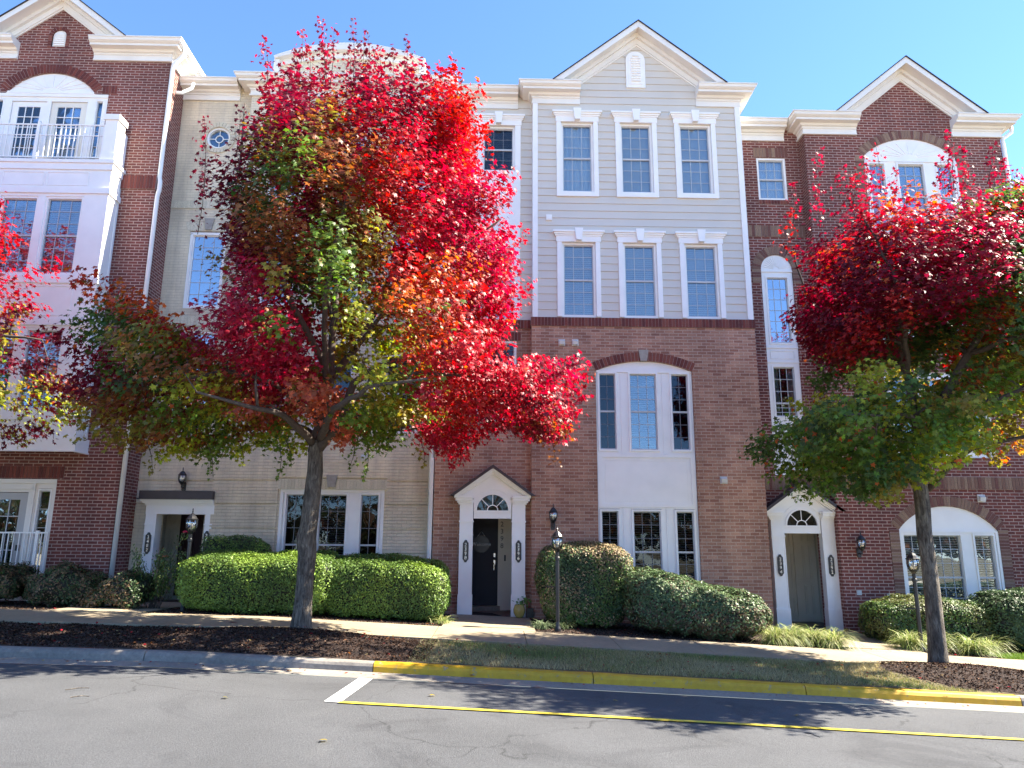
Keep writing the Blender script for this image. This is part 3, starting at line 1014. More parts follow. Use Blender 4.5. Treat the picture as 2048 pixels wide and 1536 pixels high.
def portico(parent, xc, z0, Y, hw=0.73, oh=0.415, zdoor=2.06, inner='navy', depth=1.5, num=('2398', '2396'), hr=0.88):
    """pedimented door surround; all heights above z0; Y = wall face"""
    y = Y - 0.16
    mb = MB()
    cb = MB()
    for s_ in (-1, 1):
        a, b_ = sorted((xc + s_ * oh, xc + s_ * hw))
        c = MB()
        c.box(a - 0.0, b_ + 0.0, y - 0.03, Y + 0.02, z0 - 0.1, z0 + 0.42)
        c.box(a + .012, b_ - .012, y - 0.005, Y + 0.02, z0 + 0.42, z0 + 2.50)
        c.box(a - .0, b_ + .0, y - 0.018, Y + 0.015, z0 + 0.42, z0 + 0.445)
        c.box(a - .003, b_ + .003, y - 0.022, Y + 0.015, z0 + 1.98, z0 + 2.01)
        c.box(a + .004, b_ - .004, y - 0.014, Y + 0.015, z0 + 1.70, z0 + 1.715)
        # raised edge beads of the shaft
        for q in (a + .012, b_ - .034):
            c.box(q, q + .022, y - 0.013, y, z0 + 0.46, z0 + 1.69)
        c.box(a - .012, b_ + .012, y - 0.035, Y + 0.015, z0 + 2.50, z0 + 2.54)
        c.build('column', MT['white'], parent)
        # capital mouldings
        out = xc + s_ * (hw + 0.0)
        for p, h0, h1 in ((0.02, 2.36, 2.40), (0.05, 2.40, 2.44), (0.085, 2.44, 2.50), (0.11, 2.50, 2.545)):
            aa, bb = sorted((xc + s_ * (oh + .03), xc + s_ * (hw + p)))
            mb.box(aa, bb, y - p, Y + 0.012, z0 + h0 + 0.001, z0 + h1)
    # door head, arch surround, tympanum
    fan_z = z0 + zdoor + 0.155
    fr_ = 0.345
    mb.box(xc - oh, xc + oh, y + 0.03, Y + 0.01, z0 + zdoor, fan_z - 0.02)
    mb.box(xc - oh, xc + oh, y + 0.015, Y + 0.01, fan_z - 0.02, fan_z + 0.015)
    za = z0 + 2.545 + (hr - 0.02) * 0.70
    zb_ = z0 + 2.545
    slope = (za - zb_) / (hr - 0.02)
    # spandrel with the arch cut out
    outer = [(xc - oh, fan_z + 0.015), (xc + oh, fan_z + 0.015), (xc + oh, zb_), (xc + hr - .12, zb_), (xc, za - 0.07), (xc - hr + .12, zb_), (xc - oh, zb_)]
    hole = [(xc + (fr_ + .02) * math.cos(math.pi * i / 16), fan_z + 0.02 + (fr_ + .02) * math.sin(math.pi * i / 16)) for i in range(17)]
    flat_wall(mb, outer, [hole], y + 0.02, 0.05)
    ring(mb, xc, fan_z + 0.018, fr_, fr_ + 0.045, y + 0.0, y + 0.06, 20, 0, math.pi)
    ring(mb, xc, fan_z + 0.018, fr_ + 0.11, fr_ + 0.135, y + 0.005, y + 0.03, 20, 0, math.pi)
    # raking cornice
    for (t0, t1, dy) in ((0.0, 0.05, 0.15), (0.05, 0.085, 0.11), (0.085, 0.12, 0.06)):
        mb.prism(chevron(xc, za, hr, zb_ - 0.0, t0, t1), y - dy, Y + 0.01)
    o = mb.build('portico', MT['white'], parent)
    r_ = MB()
    r_.prism(chevron(xc, za + 0.075, hr + 0.06, zb_ + 0.0, 0.0, 0.073), y - 0.19, Y + 0.01)
    r_.build('portico_roof', MT['bronze'], o)
    g_ = MB()
    g_.prism([(xc + fr_ * math.cos(math.pi * i / 16), fan_z + 0.02 + fr_ * math.sin(math.pi * i / 16)) for i in range(17)], y + 0.05, y + 0.056)
    g_.build('fanlight', MT['glass_dark'], o)
    k = MB()
    ring(k, xc, fan_z + 0.02, 0.105, 0.125, y + 0.034, y + 0.046, 12, 0, math.pi)
    for a in (45, 90, 135):
        ca, sa = math.cos(R(a)), math.sin(R(a))
        k.prism([(xc + .12 * ca - .008 * sa, fan_z + .02 + .12 * sa + .008 * ca), (xc + .12 * ca + .008 * sa, fan_z + .02 + .12 * sa - .008 * ca),
                 (xc + fr_ * ca + .008 * sa, fan_z + .02 + fr_ * sa - .008 * ca), (xc + fr_ * ca - .008 * sa, fan_z + .02 + fr_ * sa + .008 * ca)], y + 0.036, y + 0.046)
    k.build('fanlight_bars', MT['white'], o)
    plaque(parent, xc - (hw + oh) / 2, z0 + 1.36, y - 0.012, num[0])
    plaque(parent, xc + (hw + oh) / 2, z0 + 1.36, y - 0.012, num[1])
    return o, y, fan_z

def porch_room(parent, x0, x1, z0, z1, y0, y1, mat='panel'):
    mb = MB()
    mb.quad((x0, y0, z0), (x0, y1, z0), (x0, y1, z1), (x0, y0, z1))
    mb.quad((x1, y1, z0), (x1, y0, z0), (x1, y0, z1), (x1, y1, z1))
    mb.quad((x0, y1, z0), (x1, y1, z0), (x1, y1, z1), (x0, y1, z1))
    mb.quad((x0, y0, z1), (x1, y0, z1), (x1, y1, z1), (x0, y1, z1))
    mb.build('porch_lining', MT[mat], parent)
    f = MB(); f.box(x0, x1, y0 - 0.02, y1, z0 - 0.15, z0)
    f.build('porch_floor', MT['gutter'], parent)
def panelled(mb, x0, x1, z0, z1, y, rows, cols=2, m_=0.10, t=0.022):
    """raised panels on a leaf; rows = list of (f0,f1)"""
    for c in range(cols):
        xa = x0 + m_ + (x1 - x0 - m_) / cols * c; xb = x0 + (x1 - x0 - m_) / cols * (c + 1)
        for f0, f1 in rows:
            za, zb = z0 + (z1 - z0) * f0, z0 + (z1 - z0) * f1
            mb.box(xa, xb, y - t * .3, y + .01, za, zb)
            w_ = 0.022
            mb.box(xa, xb, y - t, y, za, za + w_); mb.box(xa, xb, y - t, y, zb - w_, zb)
            mb.box(xa, xa + w_, y - t, y, za + w_, zb - w_); mb.box(xb - w_, xb, y - t, y, za + w_, zb - w_)
SIX = [(0.06, 0.36), (0.42, 0.78), (0.83, 0.95)]
def door_leaf(parent, x0, x1, z0, z1, y, mat, name='door', label=None):
    mb = MB()
    mb.box(x0, x1, y, y + 0.045, z0, z1)
    panelled(mb, x0, x1, z0, z1, y, SIX)
    o = mb.build(name, MT[mat], parent)
    if label: o['label'] = label
    return o
def handle(door, x, z, y):
    h = MB()
    h.box(x - .028, x + .028, y - .02, y, z + .17, z + .26)
    h.box(x - .03, x + .03, y - .022, y, z, z + .1)
    h.tube([(x, y - .02, z + .03), (x, y - .07, z), (x, y - .07, z - .13), (x, y - .02, z - .17)], 0.011, 6)
    h.build('door_handle', MT['silver'], door)

# ---------- C: brick below, grey siding above (middle)
C = empty('townhouse', (2.25, YC, gz(2.25, YC)), 'middle townhouse of mottled brown brick below and grey clapboard siding with gable above', 'townhouse', 'townhouses in the row')
ZB = 6.86
wins_up = []
glass_up = [(1.52, 2.22), (2.97, 3.67), (4.43, 5.13)]
holes = []
for a, b_ in glass_up:
    holes.append((a - .05, b_ + .05, 10.07 - .05, 11.85 + .05))
    holes.append((a - .05, b_ + .05, 6.93 - .05, 8.68 + .05))
APX, APZ, AHW, AZB = 3.40, 14.53, 2.12, 12.85
body = [(0.80, ZB), (5.90, ZB), (5.90, AZB - 0.02), (APX + AHW - .2, AZB - .02), (APX, APZ - .3), (APX - AHW + .2, AZB - .02), (0.80, AZB - .02)]
mb = MB()
VX, VZ0, VZS, VR = 3.36, 12.98, 13.72, 0.19
flat_wall(mb, body, [rect(*h) for h in holes], YC + 0.012, 0.12)
mb.build('upper_wall', MT['siding'], C)
siding(C, 0.80, 5.90, ZB, APZ - .25, YC, holes, tri=(APX, APZ - 0.32, AHW / (APZ - AZB), AZB - .05))
for i, (a, b_) in enumerate(glass_up):
    casing(C, a, b_, 10.07, 11.85, YC - 0.02)
    window(C, a, b_, 10.07, 11.85, YC, 3, 3, True, blind='shade' if i == 0 else 'blind', glass='glass')
    casing(C, a, b_, 6.93, 8.68, YC - 0.02, sill=False)
    window(C, a, b_, 6.93, 8.68, YC, 3, 3, True, blind='blind', glass='glass')
# corner boards
for q in ((0.78, 0.90, YC - 0.045, YC + 0.3), (5.80, 5.93, YC - 0.045, YC + 0.3), (-1.40, -1.26, YCR - 0.045, YCR + 0.1)):
    mb = MB(); mb.box(*q, ZB + .001, 12.42); mb.build('corner_board', MT['white'], C)
# gable vent
mb = MB()
mb.prism(arch_poly(VX - .24, VX + .24, 12.88, 13.66, 0.24), YC - 0.05, YC + 0.01)
mb.prism(arch_poly(VX - .17, VX + .17, 12.97, 13.66, 0.17), YC - 0.065, YC - 0.045)
o = mb.build('gable_vent', MT['white'], C)
lv = MB()
z = 13.03
while z < 13.76:
    h = 0.115 if z < 13.66 else math.sqrt(max(0.0001, 0.125 ** 2 - (z + .03 - 13.66) ** 2))
    lv.add([(VX - h, YC - .063, z), (VX + h, YC - .063, z), (VX + h, YC - .10, z + .012), (VX - h, YC - .10, z + .012), (VX + h, YC - .066, z + .062), (VX - h, YC - .066, z + .062)], [(0, 1, 2, 3), (3, 2, 4, 5), (0, 3, 5), (1, 4, 2)])
    z += 0.07
lv.build('louvre', MT['white'], o)
# brick front
PX0, PX1 = 2.22, 4.43
hole = arch_poly(PX0, PX1, 0.55, 5.60, 0.24)
mb = MB()
flat_wall(mb, [(0.76, -1.2), (5.94, -1.2), (5.94, ZB - .215), (0.76, ZB - .215)], [hole], YC - 0.03, 0.10)
mb.quad((0.76, YCR + .3, -1.2), (0.76, YC - .03, -1.2), (0.76, YC - .03, ZB), (0.76, YCR + .3, ZB))
mb.quad((5.94, YC - .03, -1.2), (5.94, YDR + .3, -1.2), (5.94, YDR + .3, ZB), (5.94, YC - .03, ZB))
mb.build('brick_wall', MT['brick_mixed'], C)
soldier(C, 0.74, 5.96, ZB - .215, ZB - .005, YC - 0.03, PAL_RED, 0.03)
voussoirs(C, (PX0 + PX1) / 2, (PX1 - PX0) / 2, 5.60, 0.24, 0.20, YC - 0.03, PAL_RED)
mb = MB(); xc = (PX0 + PX1) / 2
mb.prism([(xc - .075, 5.83), (xc + .075, 5.83), (xc + .115, 6.09), (xc - .115, 6.09)], YC - 0.075, YC + 0.02)
mb.build('keystone', MT['stone'], C)
# white panel unit filling the opening
gl = [(2.30, 2.67), (3.00, 3.60), (3.95, 4.33)]
hs = []
for a, b_ in gl:
    hs.append(rect(a - .04, b_ + .04, 3.80 - .04, 5.55 + .02)); hs.append(rect(a - .04, b_ + .04, 0.75, 2.45 + .04))
mb = MB()
flat_wall(mb, arch_poly(PX0 + .002, PX1 - .002, 0.55, 5.60, 0.238), hs, YC + 0.03, 0.06)
mb.box(PX0 + .01, PX1 - .01, YC + 0.0, YC + .032, 5.57, 5.62)
for z in (3.66, 2.56):
    mb.box(PX0 + .01, PX1 - .01, YC + 0.005, YC + .032, z - .035, z + .035)
mb.box(PX0 + .01, PX0 + .11, YC + 0.006, YC + .032, 2.595, 3.625); mb.box(PX1 - .11, PX1 - .01, YC + 0.006, YC + .032, 2.595, 3.625)
for x_ in (PX0 + .19, PX1 - .19):
    mb.box(x_ - .006, x_ + .006, YC + 0.022, YC + .032, 2.66, 3.56)
mb.box(PX0 + .196, PX1 - .196, YC + .022, YC + .032, 3.55, 3.562); mb.box(PX0 + .196, PX1 - .196, YC + .022, YC + .032, 2.655, 2.667)
for x_ in (2.83, 3.78):
    mb.box(x_ - .05, x_ + .05, YC + .018, YC + .032, 3.70, 5.56); mb.box(x_ - .05, x_ + .05, YC + .018, YC + .032, 0.7, 2.52)
mb.build('window_surround', MT['white'], C)
for i, (a, b_) in enumerate(gl):
    c_ = 3 if i == 1 else 2
    window(C, a, b_, 3.80, 5.54, YC, c_, 3, True, fr=.04, blind=None if i != 1 else 'half', glass='glass' if i == 1 else 'glass_dark', trimY=YC - .002)
    window(C, a, b_, 0.79, 2.44, YC, c_, 4 if False else 3, True, fr=.04, blind='half', glass='glass_dark', trimY=YC - .002, split=0.47)
# recessed bay with the door
holesR = [rect(-0.42, 0.30, 10.73, 11.87), rect(-0.42, 0.30, 6.93, 8.60)]
hR = [(-.47, .35, 10.68, 11.92), (-.47, .35, 6.88, 8.65)]
mb = MB()
flat_wall(mb, rect(-1.40, 0.80, ZB, 12.84), [rect(*h) for h in hR], YCR + .012, .12)
mb.build('upper_wall', MT['siding'], C)
siding(C, -1.40, 0.79, ZB, 12.6, YCR, hR)
casing(C, -.42, .30, 10.73, 11.87, YCR - .02, sill=False, w=.14)
mb = MB()
mb.box(-.61, -.47, YCR - .055, YCR, ZB + .001, 10.68); mb.box(.35, .49, YCR - .055, YCR, ZB + .001, 10.68)
mb.box(-.47, .35, YCR - .05, YCR, 8.65, 10.68)
mb.box(-.38, .26, YCR - .058, YCR - .049, 8.85, 8.865); mb.box(-.38, .26, YCR - .058, YCR - .049, 10.5, 10.515)
mb.box(-.38, -.365, YCR - .058, YCR - .049, 8.865, 10.5); mb.box(.245, .26, YCR - .058, YCR - .049, 8.865, 10.5)
mb.build('window_surround', MT['white'], C)
window(C, -.42, .30, 10.73, 11.87, YCR, 3, 2, True, blind='half', glass='glass_dark')
window(C, -.42, .30, 6.93, 8.60, YCR, 3, 3, True, blind='half', glass='glass')
PXC, PZ0 = -0.09, 0.20
mb = MB()
flat_wall(mb, [(-1.40, -1.2), (0.76, -1.2), (0.76, ZB - .215), (-1.40, ZB - .215)], [rect(PXC - .43, PXC + .43, -1.0, PZ0 + 2.62), rect(-.52, .42, 4.45, 6.35)], YCR - .03, .14)
mb.build('brick_wall', MT['brick_mixed'], C)
soldier(C, -1.42, 0.74, ZB - .215, ZB - .005, YCR - .03, PAL_RED, .03)
soldier(C, -.62, .52, 6.35, 6.56, YCR - .03, PAL_RED, .014, tilt=0.0)
window(C, -.47, .37, 4.50, 6.30, YCR - .03, 3, 3, True, blind='half', glass='glass_dark')
portico(C, PXC, PZ0, YCR - .03, num=('2398', '2396'))
porch_room(C, PXC - 1.15, PXC + .90, PZ0 + 0.0, PZ0 + 2.9, YCR + .115, YCR + 1.55)
yd = YCR + 1.55
d = door_leaf(C, -0.85, 0.04, PZ0 + .11, PZ0 + 2.3, yd - .06, 'navy', label='navy blue six-panel front door')
handle(d, -0.05, PZ0 + 1.05, yd - .06)
mb = MB(); mb.box(-.90, .10, yd - .20, yd - .0, PZ0 - .0, PZ0 + .10)
mb.build('threshold', MT['gutter'], C)
d = door_leaf(C, 0.26, 0.80, PZ0 + .05, PZ0 + 2.3, yd - .035, 'panel', label='cream panelled side door with house number')
mb = MB(); mb.box(.04, .26, yd - .05, yd - .001, PZ0, PZ0 + 2.5)
mb.build('door_jamb', MT['panel'], C)
digits('2398', 0.135, PZ0 + 2.06, 0.12, yd - .052, C, 'black', dz=0.17)
mb = MB(); mb.box(.19, .23, yd - .075, yd - .05, PZ0 + 1.13, PZ0 + 1.27)
mb.build('doorbell', MT['black'], C)
cornice(C, 0.80, 1.95, YC, 12.85, .46, .38, endL=0.25, endR=0)
cornice(C, 4.85, 5.92, YC, 12.85, .46, .38, endR=4.0)
cornice(C, -1.42, 0.42, YCR, 12.85, .46, .38)
gable(C, APX, APZ, AHW, AZB - .01, YC, 0.40)
shell(C, -1.40, 5.92, YC + .3, 12.84, 'brick_mixed', yb=26).build('dark_room_backing', MT['room'], C)
vent_hood(C, 1.45, 6.25, YC - .03, .15); vent_hood(C, 1.76, 6.25, YC - .03, .15); vent_hood(C, 5.02, 3.13, YC - .03, .16)
mb = MB(); mb.box(1.10, 1.24, YC - .05, YC, 9.28, 9.42); mb.box(1.12, 1.22, YC - .058, YC - .049, 9.30, 9.40)
mb.build('vent_cover', MT['white'], C)
wall_lantern(C, 1.225, 2.16, YC - .03, .84)
mb = MB()
mb.tube([(-1.47, YCR - .10, 12.4), (-1.36, YCR - .10, 12.1), (-1.36, YCR - .10, 7.15), (-1.40, YCR - .10, 6.98), (-1.50, YCR - .12, 6.90), (-1.50, YCR - .02, 6.7), (-1.47, YCR + .0, 0.3)], 0.045, 8)
mb.build('downspout', MT['white'], C, smooth=True)

# ---------- B: cream painted brick
B = empty('townhouse', (-4.8, YB, gz(-4.8, YB)), 'cream painted brick townhouse with curved parapet and round window, behind the big red maple', 'townhouse', 'townhouses in the row')
XBL, XBM, XBR = -8.22, -6.38, -1.42
ZE = 13.33
f2, f3, f4 = (4.25, 6.05), (7.32, 9.16), (10.15, 11.9)
wx = [(-5.72, -5.02), (-4.28, -3.46), (-2.62, -1.92)]
hB = []
for (za, zb) in (f2, f3, f4):
    for a, b_ in wx: hB.append(rect(a - .05, b_ + .05, za - .05, zb + .05))
gB = [(-4.76, -4.36), (-4.01, -3.40), (-3.08, -2.68)]
hB.append(rect(-4.90, -2.55, 0.85, 2.90))
mb = MB()
par = arc_pts((-5.75 - 2.08) / 2, (5.75 - 2.08) / 2, 13.72, 0.38, 20)
flat_wall(mb, [(XBM, -1), (XBR, -1), (XBR, ZE), (-2.08, ZE)] + par + [(-5.75, ZE), (XBM, ZE)], hB, YB, .12)
mb.quad((XBM, YBR + .05, -1), (XBM, YB, -1), (XBM, YB, ZE), (XBM, YBR + .05, ZE))
mb.quad((XBR, YB, 5), (XBR, YB + .4, 5), (XBR, YB + .4, ZE), (XBR, YB, ZE))
mb.build('brick_wall', MT['brick_cream'], B)
# parapet cap
mb = MB()
po = arc_pts((-5.75 - 2.08) / 2, (5.75 - 2.08) / 2 + .10, 13.72, 0.42, 24)
pi_ = arc_pts((-5.75 - 2.08) / 2, (5.75 - 2.08) / 2 + .08, 13.72 - .02, 0.28, 24)
po2 = [(x_, z_ + .22) for x_, z_ in po]; 
mb.prism([(x_, z_ + .16) for x_, z_ in pi_] + [(x_, z_ + .20) for x_, z_ in po[::-1]], YB - .20, YB + .5)
mb.prism([(x_, z_) for x_, z_ in pi_] + [(x_, z_ + .165) for x_, z_ in pi_[::-1]], YB - .06, YB + .4)
mb.box(-2.12, -1.98, YB - .14, YB + .4, ZE + .02, 13.86); mb.box(-5.85, -5.71, YB - .14, YB + .4, ZE + .02, 13.86)
mb.build('parapet_cap', MT['cornice'], B)
# recess with round window
RXc, RZc, RR = -7.22, 11.82, 0.30
mb = MB()
tall = (-7.60, -6.84)
low = (-7.60, -6.84, 4.75, 6.62)
LXC = -7.12; LZ0 = 0.36
hl = [circ(RXc, RZc, RR, 28), rect(tall[0] - .07, tall[1] + .07, f3[0] - .07, f3[1] + .09), rect(low[0] - .05, low[1] + .05, low[2] - .05, low[3] + .05), rect(-7.62, -6.66, -0.9, 2.62)]
flat_wall(mb, rect(XBL, XBM, -1, ZE), hl, YBR, .12)
mb.build('brick_wall', MT['brick_cream'], B)
mb = MB(); mb.cur = (.6, .56, .41)
for i in range(28):
    a = 2 * math.pi * (i + .06) / 28; b_ = 2 * math.pi * (i + .94) / 28
    r0, r1 = RR, RR + .13
    mb.cur = RB.choice(PAL_CREAM)
    mb.prism([(RXc + r0 * math.cos(a), RZc + r0 * math.sin(a)), (RXc + r1 * math.cos(a), RZc + r1 * math.sin(a)), (RXc + r1 * math.cos(b_), RZc + r1 * math.sin(b_)), (RXc + r0 * math.cos(b_), RZc + r0 * math.sin(b_))], YBR - .03, YBR + .05)
mb.build('brick_surround', MT['accent'], B)
mb = MB(); ring(mb, RXc, RZc, RR - .05, RR, YBR + .02, YBR + .11, 32)
o = mb.build('round_window', MT['white'], B)
mb = MB(); mb.prism(circ(RXc, RZc, RR - .05, 28), YBR + .08, YBR + .088); mb.build('pane', MT['glass'], o)
mb = MB(); ring(mb, RXc, RZc, .085, .105, YBR + .062, YBR + .074, 20)
for a in (0, 90, 180, 270):
    ca, sa = math.cos(R(a)), math.sin(R(a)); r0, r1, h = .10, RR - .05, .009
    mb.prism([(RXc + r0 * ca - h * sa, RZc + r0 * sa + h * ca), (RXc + r0 * ca + h * sa, RZc + r0 * sa - h * ca), (RXc + r1 * ca + h * sa, RZc + r1 * sa - h * ca), (RXc + r1 * ca - h * sa, RZc + r1 * sa + h * ca)], YBR + .064, YBR + .072)
mb.build('grille', MT['white'], o)
window(B, tall[0], tall[1], f3[0], f3[1], YBR, 3, 6, False, fr=.07, blind=None, glass='glass_sky', sashmat='white')
window(B, *low[:2], low[2], low[3], YBR, 3, 3, True, blind='half', glass='glass_sky')
soldier(B, tall[0] - .14, tall[1] + .14, f3[1] + .10, f3[1] + .33, YBR, PAL_CREAM, .008, tilt=.07)
soldier(B, XBL, XBM - .01, 9.85, 10.06, YBR, PAL_CREAM, .02)
soldier(B, XBL, XBM - .01, 6.80, 7.05, YBR, PAL_CREAM, .02)
mb = MB(); xc = (tall[0] + tall[1]) / 2
mb.prism([(xc - .075, f3[1] + .12), (xc + .075, f3[1] + .12), (xc + .12, f3[1] + .42), (xc - .12, f3[1] + .42)], YBR - .05, YBR + .01)
mb.prism([(-3.75 - .08, 2.95), (-3.75 + .08, 2.95), (-3.75 + .125, 3.22), (-3.75 - .125, 3.22)], YB - .075, YB + .01)
mb.build('keystone', MT['stone'], B)
for (za, zb) in (f2, f3, f4):
    for i, (a, b_) in enumerate(wx):
        window(B, a, b_, za, zb, YB, 3, 3, True, fr=.05, blind='half' if i == 1 else 'shade', glass='glass' if za > 6 else 'glass_dark')
        soldier(B, a - .12, b_ + .12, zb + .06, zb + .27, YB, PAL_CREAM, .008, tilt=.06)
soldier(B, XBM, XBR, 9.85 - .25, 10.06 - .25, YB, PAL_CREAM, .02)
soldier(B, XBM, XBR, 6.80, 7.05, YB, PAL_CREAM, .02)
# ground-floor rusticated bands
mb = MB()
z = 0.26
def cut(x0, x1, z0, z1, holes):
    out = []
    zs = sorted({z0, z1} | {h for q in holes for h in (q[2], q[3]) if z0 < h < z1})
    for za, zb in zip(zs[:-1], zs[1:]):
        iv = [(x0, x1)]; zm = (za + zb) / 2
        for h in holes:
            if h[2] < zm < h[3]:
                nv = []
                for p, q in iv:
                    if h[0] > p: nv.append((p, min(q, h[0])))
                    if h[1] < q: nv.append((max(p, h[1]), q))
                iv = [t for t in nv if t[1] - t[0] > .01]
        out += [(p, q, za, zb) for p, q in iv]
    return out
for k in range(7):
    za = -0.1 + 0.535 * k; zb = za + 0.500
    for (p, q, a, b_) in cut(XBM - .034, XBR, za, zb, [(-4.95, -2.50, .8, 3.17)]):
        mb.quad((p, YB - .034, a), (q, YB - .034, a), (q, YB - .034, b_), (p, YB - .034, b_))
        if a == za: mb.quad((p, YB, a), (q, YB, a), (q, YB - .034, a), (p, YB - .034, a))
        if b_ == zb: mb.quad((p, YB - .034, b_), (q, YB - .034, b_), (q, YB, b_), (p, YB, b_))
        for xx in (p, q): mb.quad((xx, YB, a), (xx, YB - .034, a), (xx, YB - .034, b_), (xx, YB, b_))
    for (p, q, a, b_) in cut(XBL, XBM - .02, za, zb, [(-7.85, -6.34, -1, 2.75)]):
        mb.quad((p, YBR - .034, a), (q, YBR - .034, a), (q, YBR - .034, b_), (p, YBR - .034, b_))
        if a == za: mb.quad((p, YBR, a), (q, YBR, a), (q, YBR - .034, a), (p, YBR - .034, a))
        if b_ == zb: mb.quad((p, YBR - .034, b_), (q, YBR - .034, b_), (q, YBR, b_), (p, YBR, b_))
mb.build('rusticated_band', MT['brick_cream'], B)
soldier(B, -4.97, -2.48, 2.90, 3.13, YB, PAL_CREAM, .03, tilt=.0)
mb = MB()
flat_wall(mb, rect(-4.90, -2.55, .85, 2.90), [rect(a - .04, b_ + .04, 1.00, 2.83) for a, b_ in gB], YB + .03, .06)
mb.box(-4.90, -2.55, YB - .0, YB + .032, 2.84, 2.90)
mb.box(-4.90, -4.83, YB + .0, YB + .032, .85, 2.84); mb.box(-2.62, -2.55, YB + .0, YB + .032, .85, 2.84)
mb.build('window_surround', MT['white'], B)
for i, (a, b_) in enumerate(gB):
    window(B, a, b_, 1.04, 2.79, YB, 3 if i == 1 else 2, 3, True, fr=.04, blind='half' if i == 1 else None, glass='glass_dark', trimY=YB + .005, split=.36)
# flat-headed portico
mb = MB()
y = YBR - .28
pl, pr_ = -7.86, -6.34
for a, b_ in ((pl, pl + .26), (pr_ - .20, pr_ - .02)):
    c = MB()
    c.box(a, b_, y - .03, YBR + .02, LZ0 - .2, LZ0 + .42)
    c.box(a + .012, b_ - .012, y, YBR + .02, LZ0 + .42, 2.32)
    c.box(a - .0, b_ + .0, y - .02, YBR + .01, 2.08, 2.11)
    c.box(a + .004, b_ - .004, y - .012, YBR + .01, 1.86, 1.875)
    c.build('column', MT['white'], B)
mb.box(pl - .0, pr_ - .0, y - .005, YBR + .01, 2.32, 2.52)
for p, h0, h1 in ((.03, 2.52, 2.56), (.07, 2.56, 2.60), (.11, 2.60, 2.66)):
    mb.box(pl - p, pr_ - .02, y - p, YBR + .01, h0, h1)
o = mb.build('portico', MT['white'], B)
mb = MB(); mb.box(pl - .13, pr_ - .02, y - .14, YBR + .01, 2.661, 2.83); mb.box(pl - .16, pr_ - .02, y - .17, YBR + .01, 2.64, 2.668)
mb.build('portico_roof', MT['bronze'], o)
plaque(B, pl + .13, 1.68, y - .008, '2402'); plaque(B, pr_ - .11, 1.72, y - .008, '2400')
porch_room(B, -8.15, -6.5, LZ0, 2.64, YBR + .10, YBR + 1.5)
yd = YBR + 1.5
door_leaf(B, -8.14, -7.86, LZ0 + .05, 2.5, yd - .02, 'panel', 'panel_wall')
d = door_leaf(B, -7.78, -6.90, LZ0 + .1, 2.5, yd - .05, 'maroon', label='dark maroon front door')
handle(d, -7.70, LZ0 + 1.0, yd - .05)
wall_lantern(B, -7.17, 2.98, YBR - .018, .8)
vent_hood(B, -3.04, 3.62, YB - .03, .16)
cornice(B, XBM - .0, XBR + .3, YB, ZE, .46, .38, endL=.25)
cornice(B, XBL - .1, XBM - .38, YBR, ZE, .46, .38)
shell(B, XBL, XBR, YB + .3, ZE - .01, 'brick_cream', sideL=False, sideR=True, yb=26).build('dark_room_backing', MT['room'], B)
mb = MB()
mb.box(-1.50, -1.42, YCR - .06, YB, -.1, 3.6)
mb.build('corner_board', MT['cornice'], B)

# ---------- L: dark red brick with white bay
Lh = empty('townhouse', (-11, YL, gz(-11, YL)), 'dark red brick townhouse with white bay and balcony at the left edge', 'townhouse', 'townhouses in the row')
XLR = -8.22
LAX = -11.03
ZL = 13.79
LG = (LAX, ZL + 1.42, 1.82)
mb = MB()
gdoor = rect(-12.3, -9.55, 0.35, 3.03)
uphole = [(-12.45, 10.40), (-9.62, 10.40), (-9.62, 12.42)] + [(LAX + 1.05, 12.42)] + arc_pts(LAX, 1.05, 12.46, .52, 20) + [(LAX - 1.05, 12.42), (-12.45, 12.42)]
bayhole = rect(-12.6, -9.3, 3.9, 10.2)
lvent = arch_poly(LAX - .17, LAX + .17, 13.72, 14.02, .17)
outer = [(-18, -1), (XLR, -1), (XLR, ZL - .01), (LG[0] + LG[2] - .25, ZL - .01), (LG[0], LG[1] - .32), (LG[0] - LG[2] + .25, ZL - .01), (-18, ZL - .01)]
flat_wall(mb, outer, [gdoor, uphole, lvent], YL, .12)
mb.quad((XLR, YL, -1), (XLR, 26, -1), (XLR, 26, ZL), (XLR, YL, ZL))
mb.build('brick_wall', MT['brick_dark'], Lh)
voussoirs(Lh, LAX, 1.07, 12.46, .53, .22, YL, PAL_RED)
soldier(Lh, LAX + 1.25, -9.42, 12.43, 12.65, YL, PAL_RED, .012)
soldier(Lh, -12.6, LAX - 1.25, 12.43, 12.65, YL, PAL_RED, .012)
soldier(Lh, -9.02, XLR + .02, 9.90, 10.24, YL, PAL_RED, .035)
soldier(Lh, -8.98, XLR + .02, 4.42, 4.78, YL, PAL_RED, .02)
soldier(Lh, -12.5, -9.42, 3.04, 3.30, YL, PAL_RED, .012)
voussoirs(Lh, LAX, .17, 14.02, .17, .09, YL, PAL_RED, legs=.3)
mb = MB(); mb.prism(arch_poly(LAX - .168, LAX + .168, 13.725, 14.02, .168), YL + .03, YL + .06)
z = 13.76
for k in range(6):
    mb.box(LAX - .13, LAX + .13, YL + .005, YL + .032, z, z + .03); z += .06
mb.build('gable_vent', MT['white'], Lh)
cornice(Lh, -10.10, XLR, YL, ZL, .46, .38, endR=7.0)
cornice(Lh, -18, -11.96, YL, ZL, .46, .38)
gable(Lh, LG[0], LG[1], LG[2], ZL - .01, YL, .40)
shell(Lh, -18, XLR, YL + .3, ZL - .01, 'brick_dark', sideR=False, yb=26).build('dark_room_backing', MT['room'], Lh)
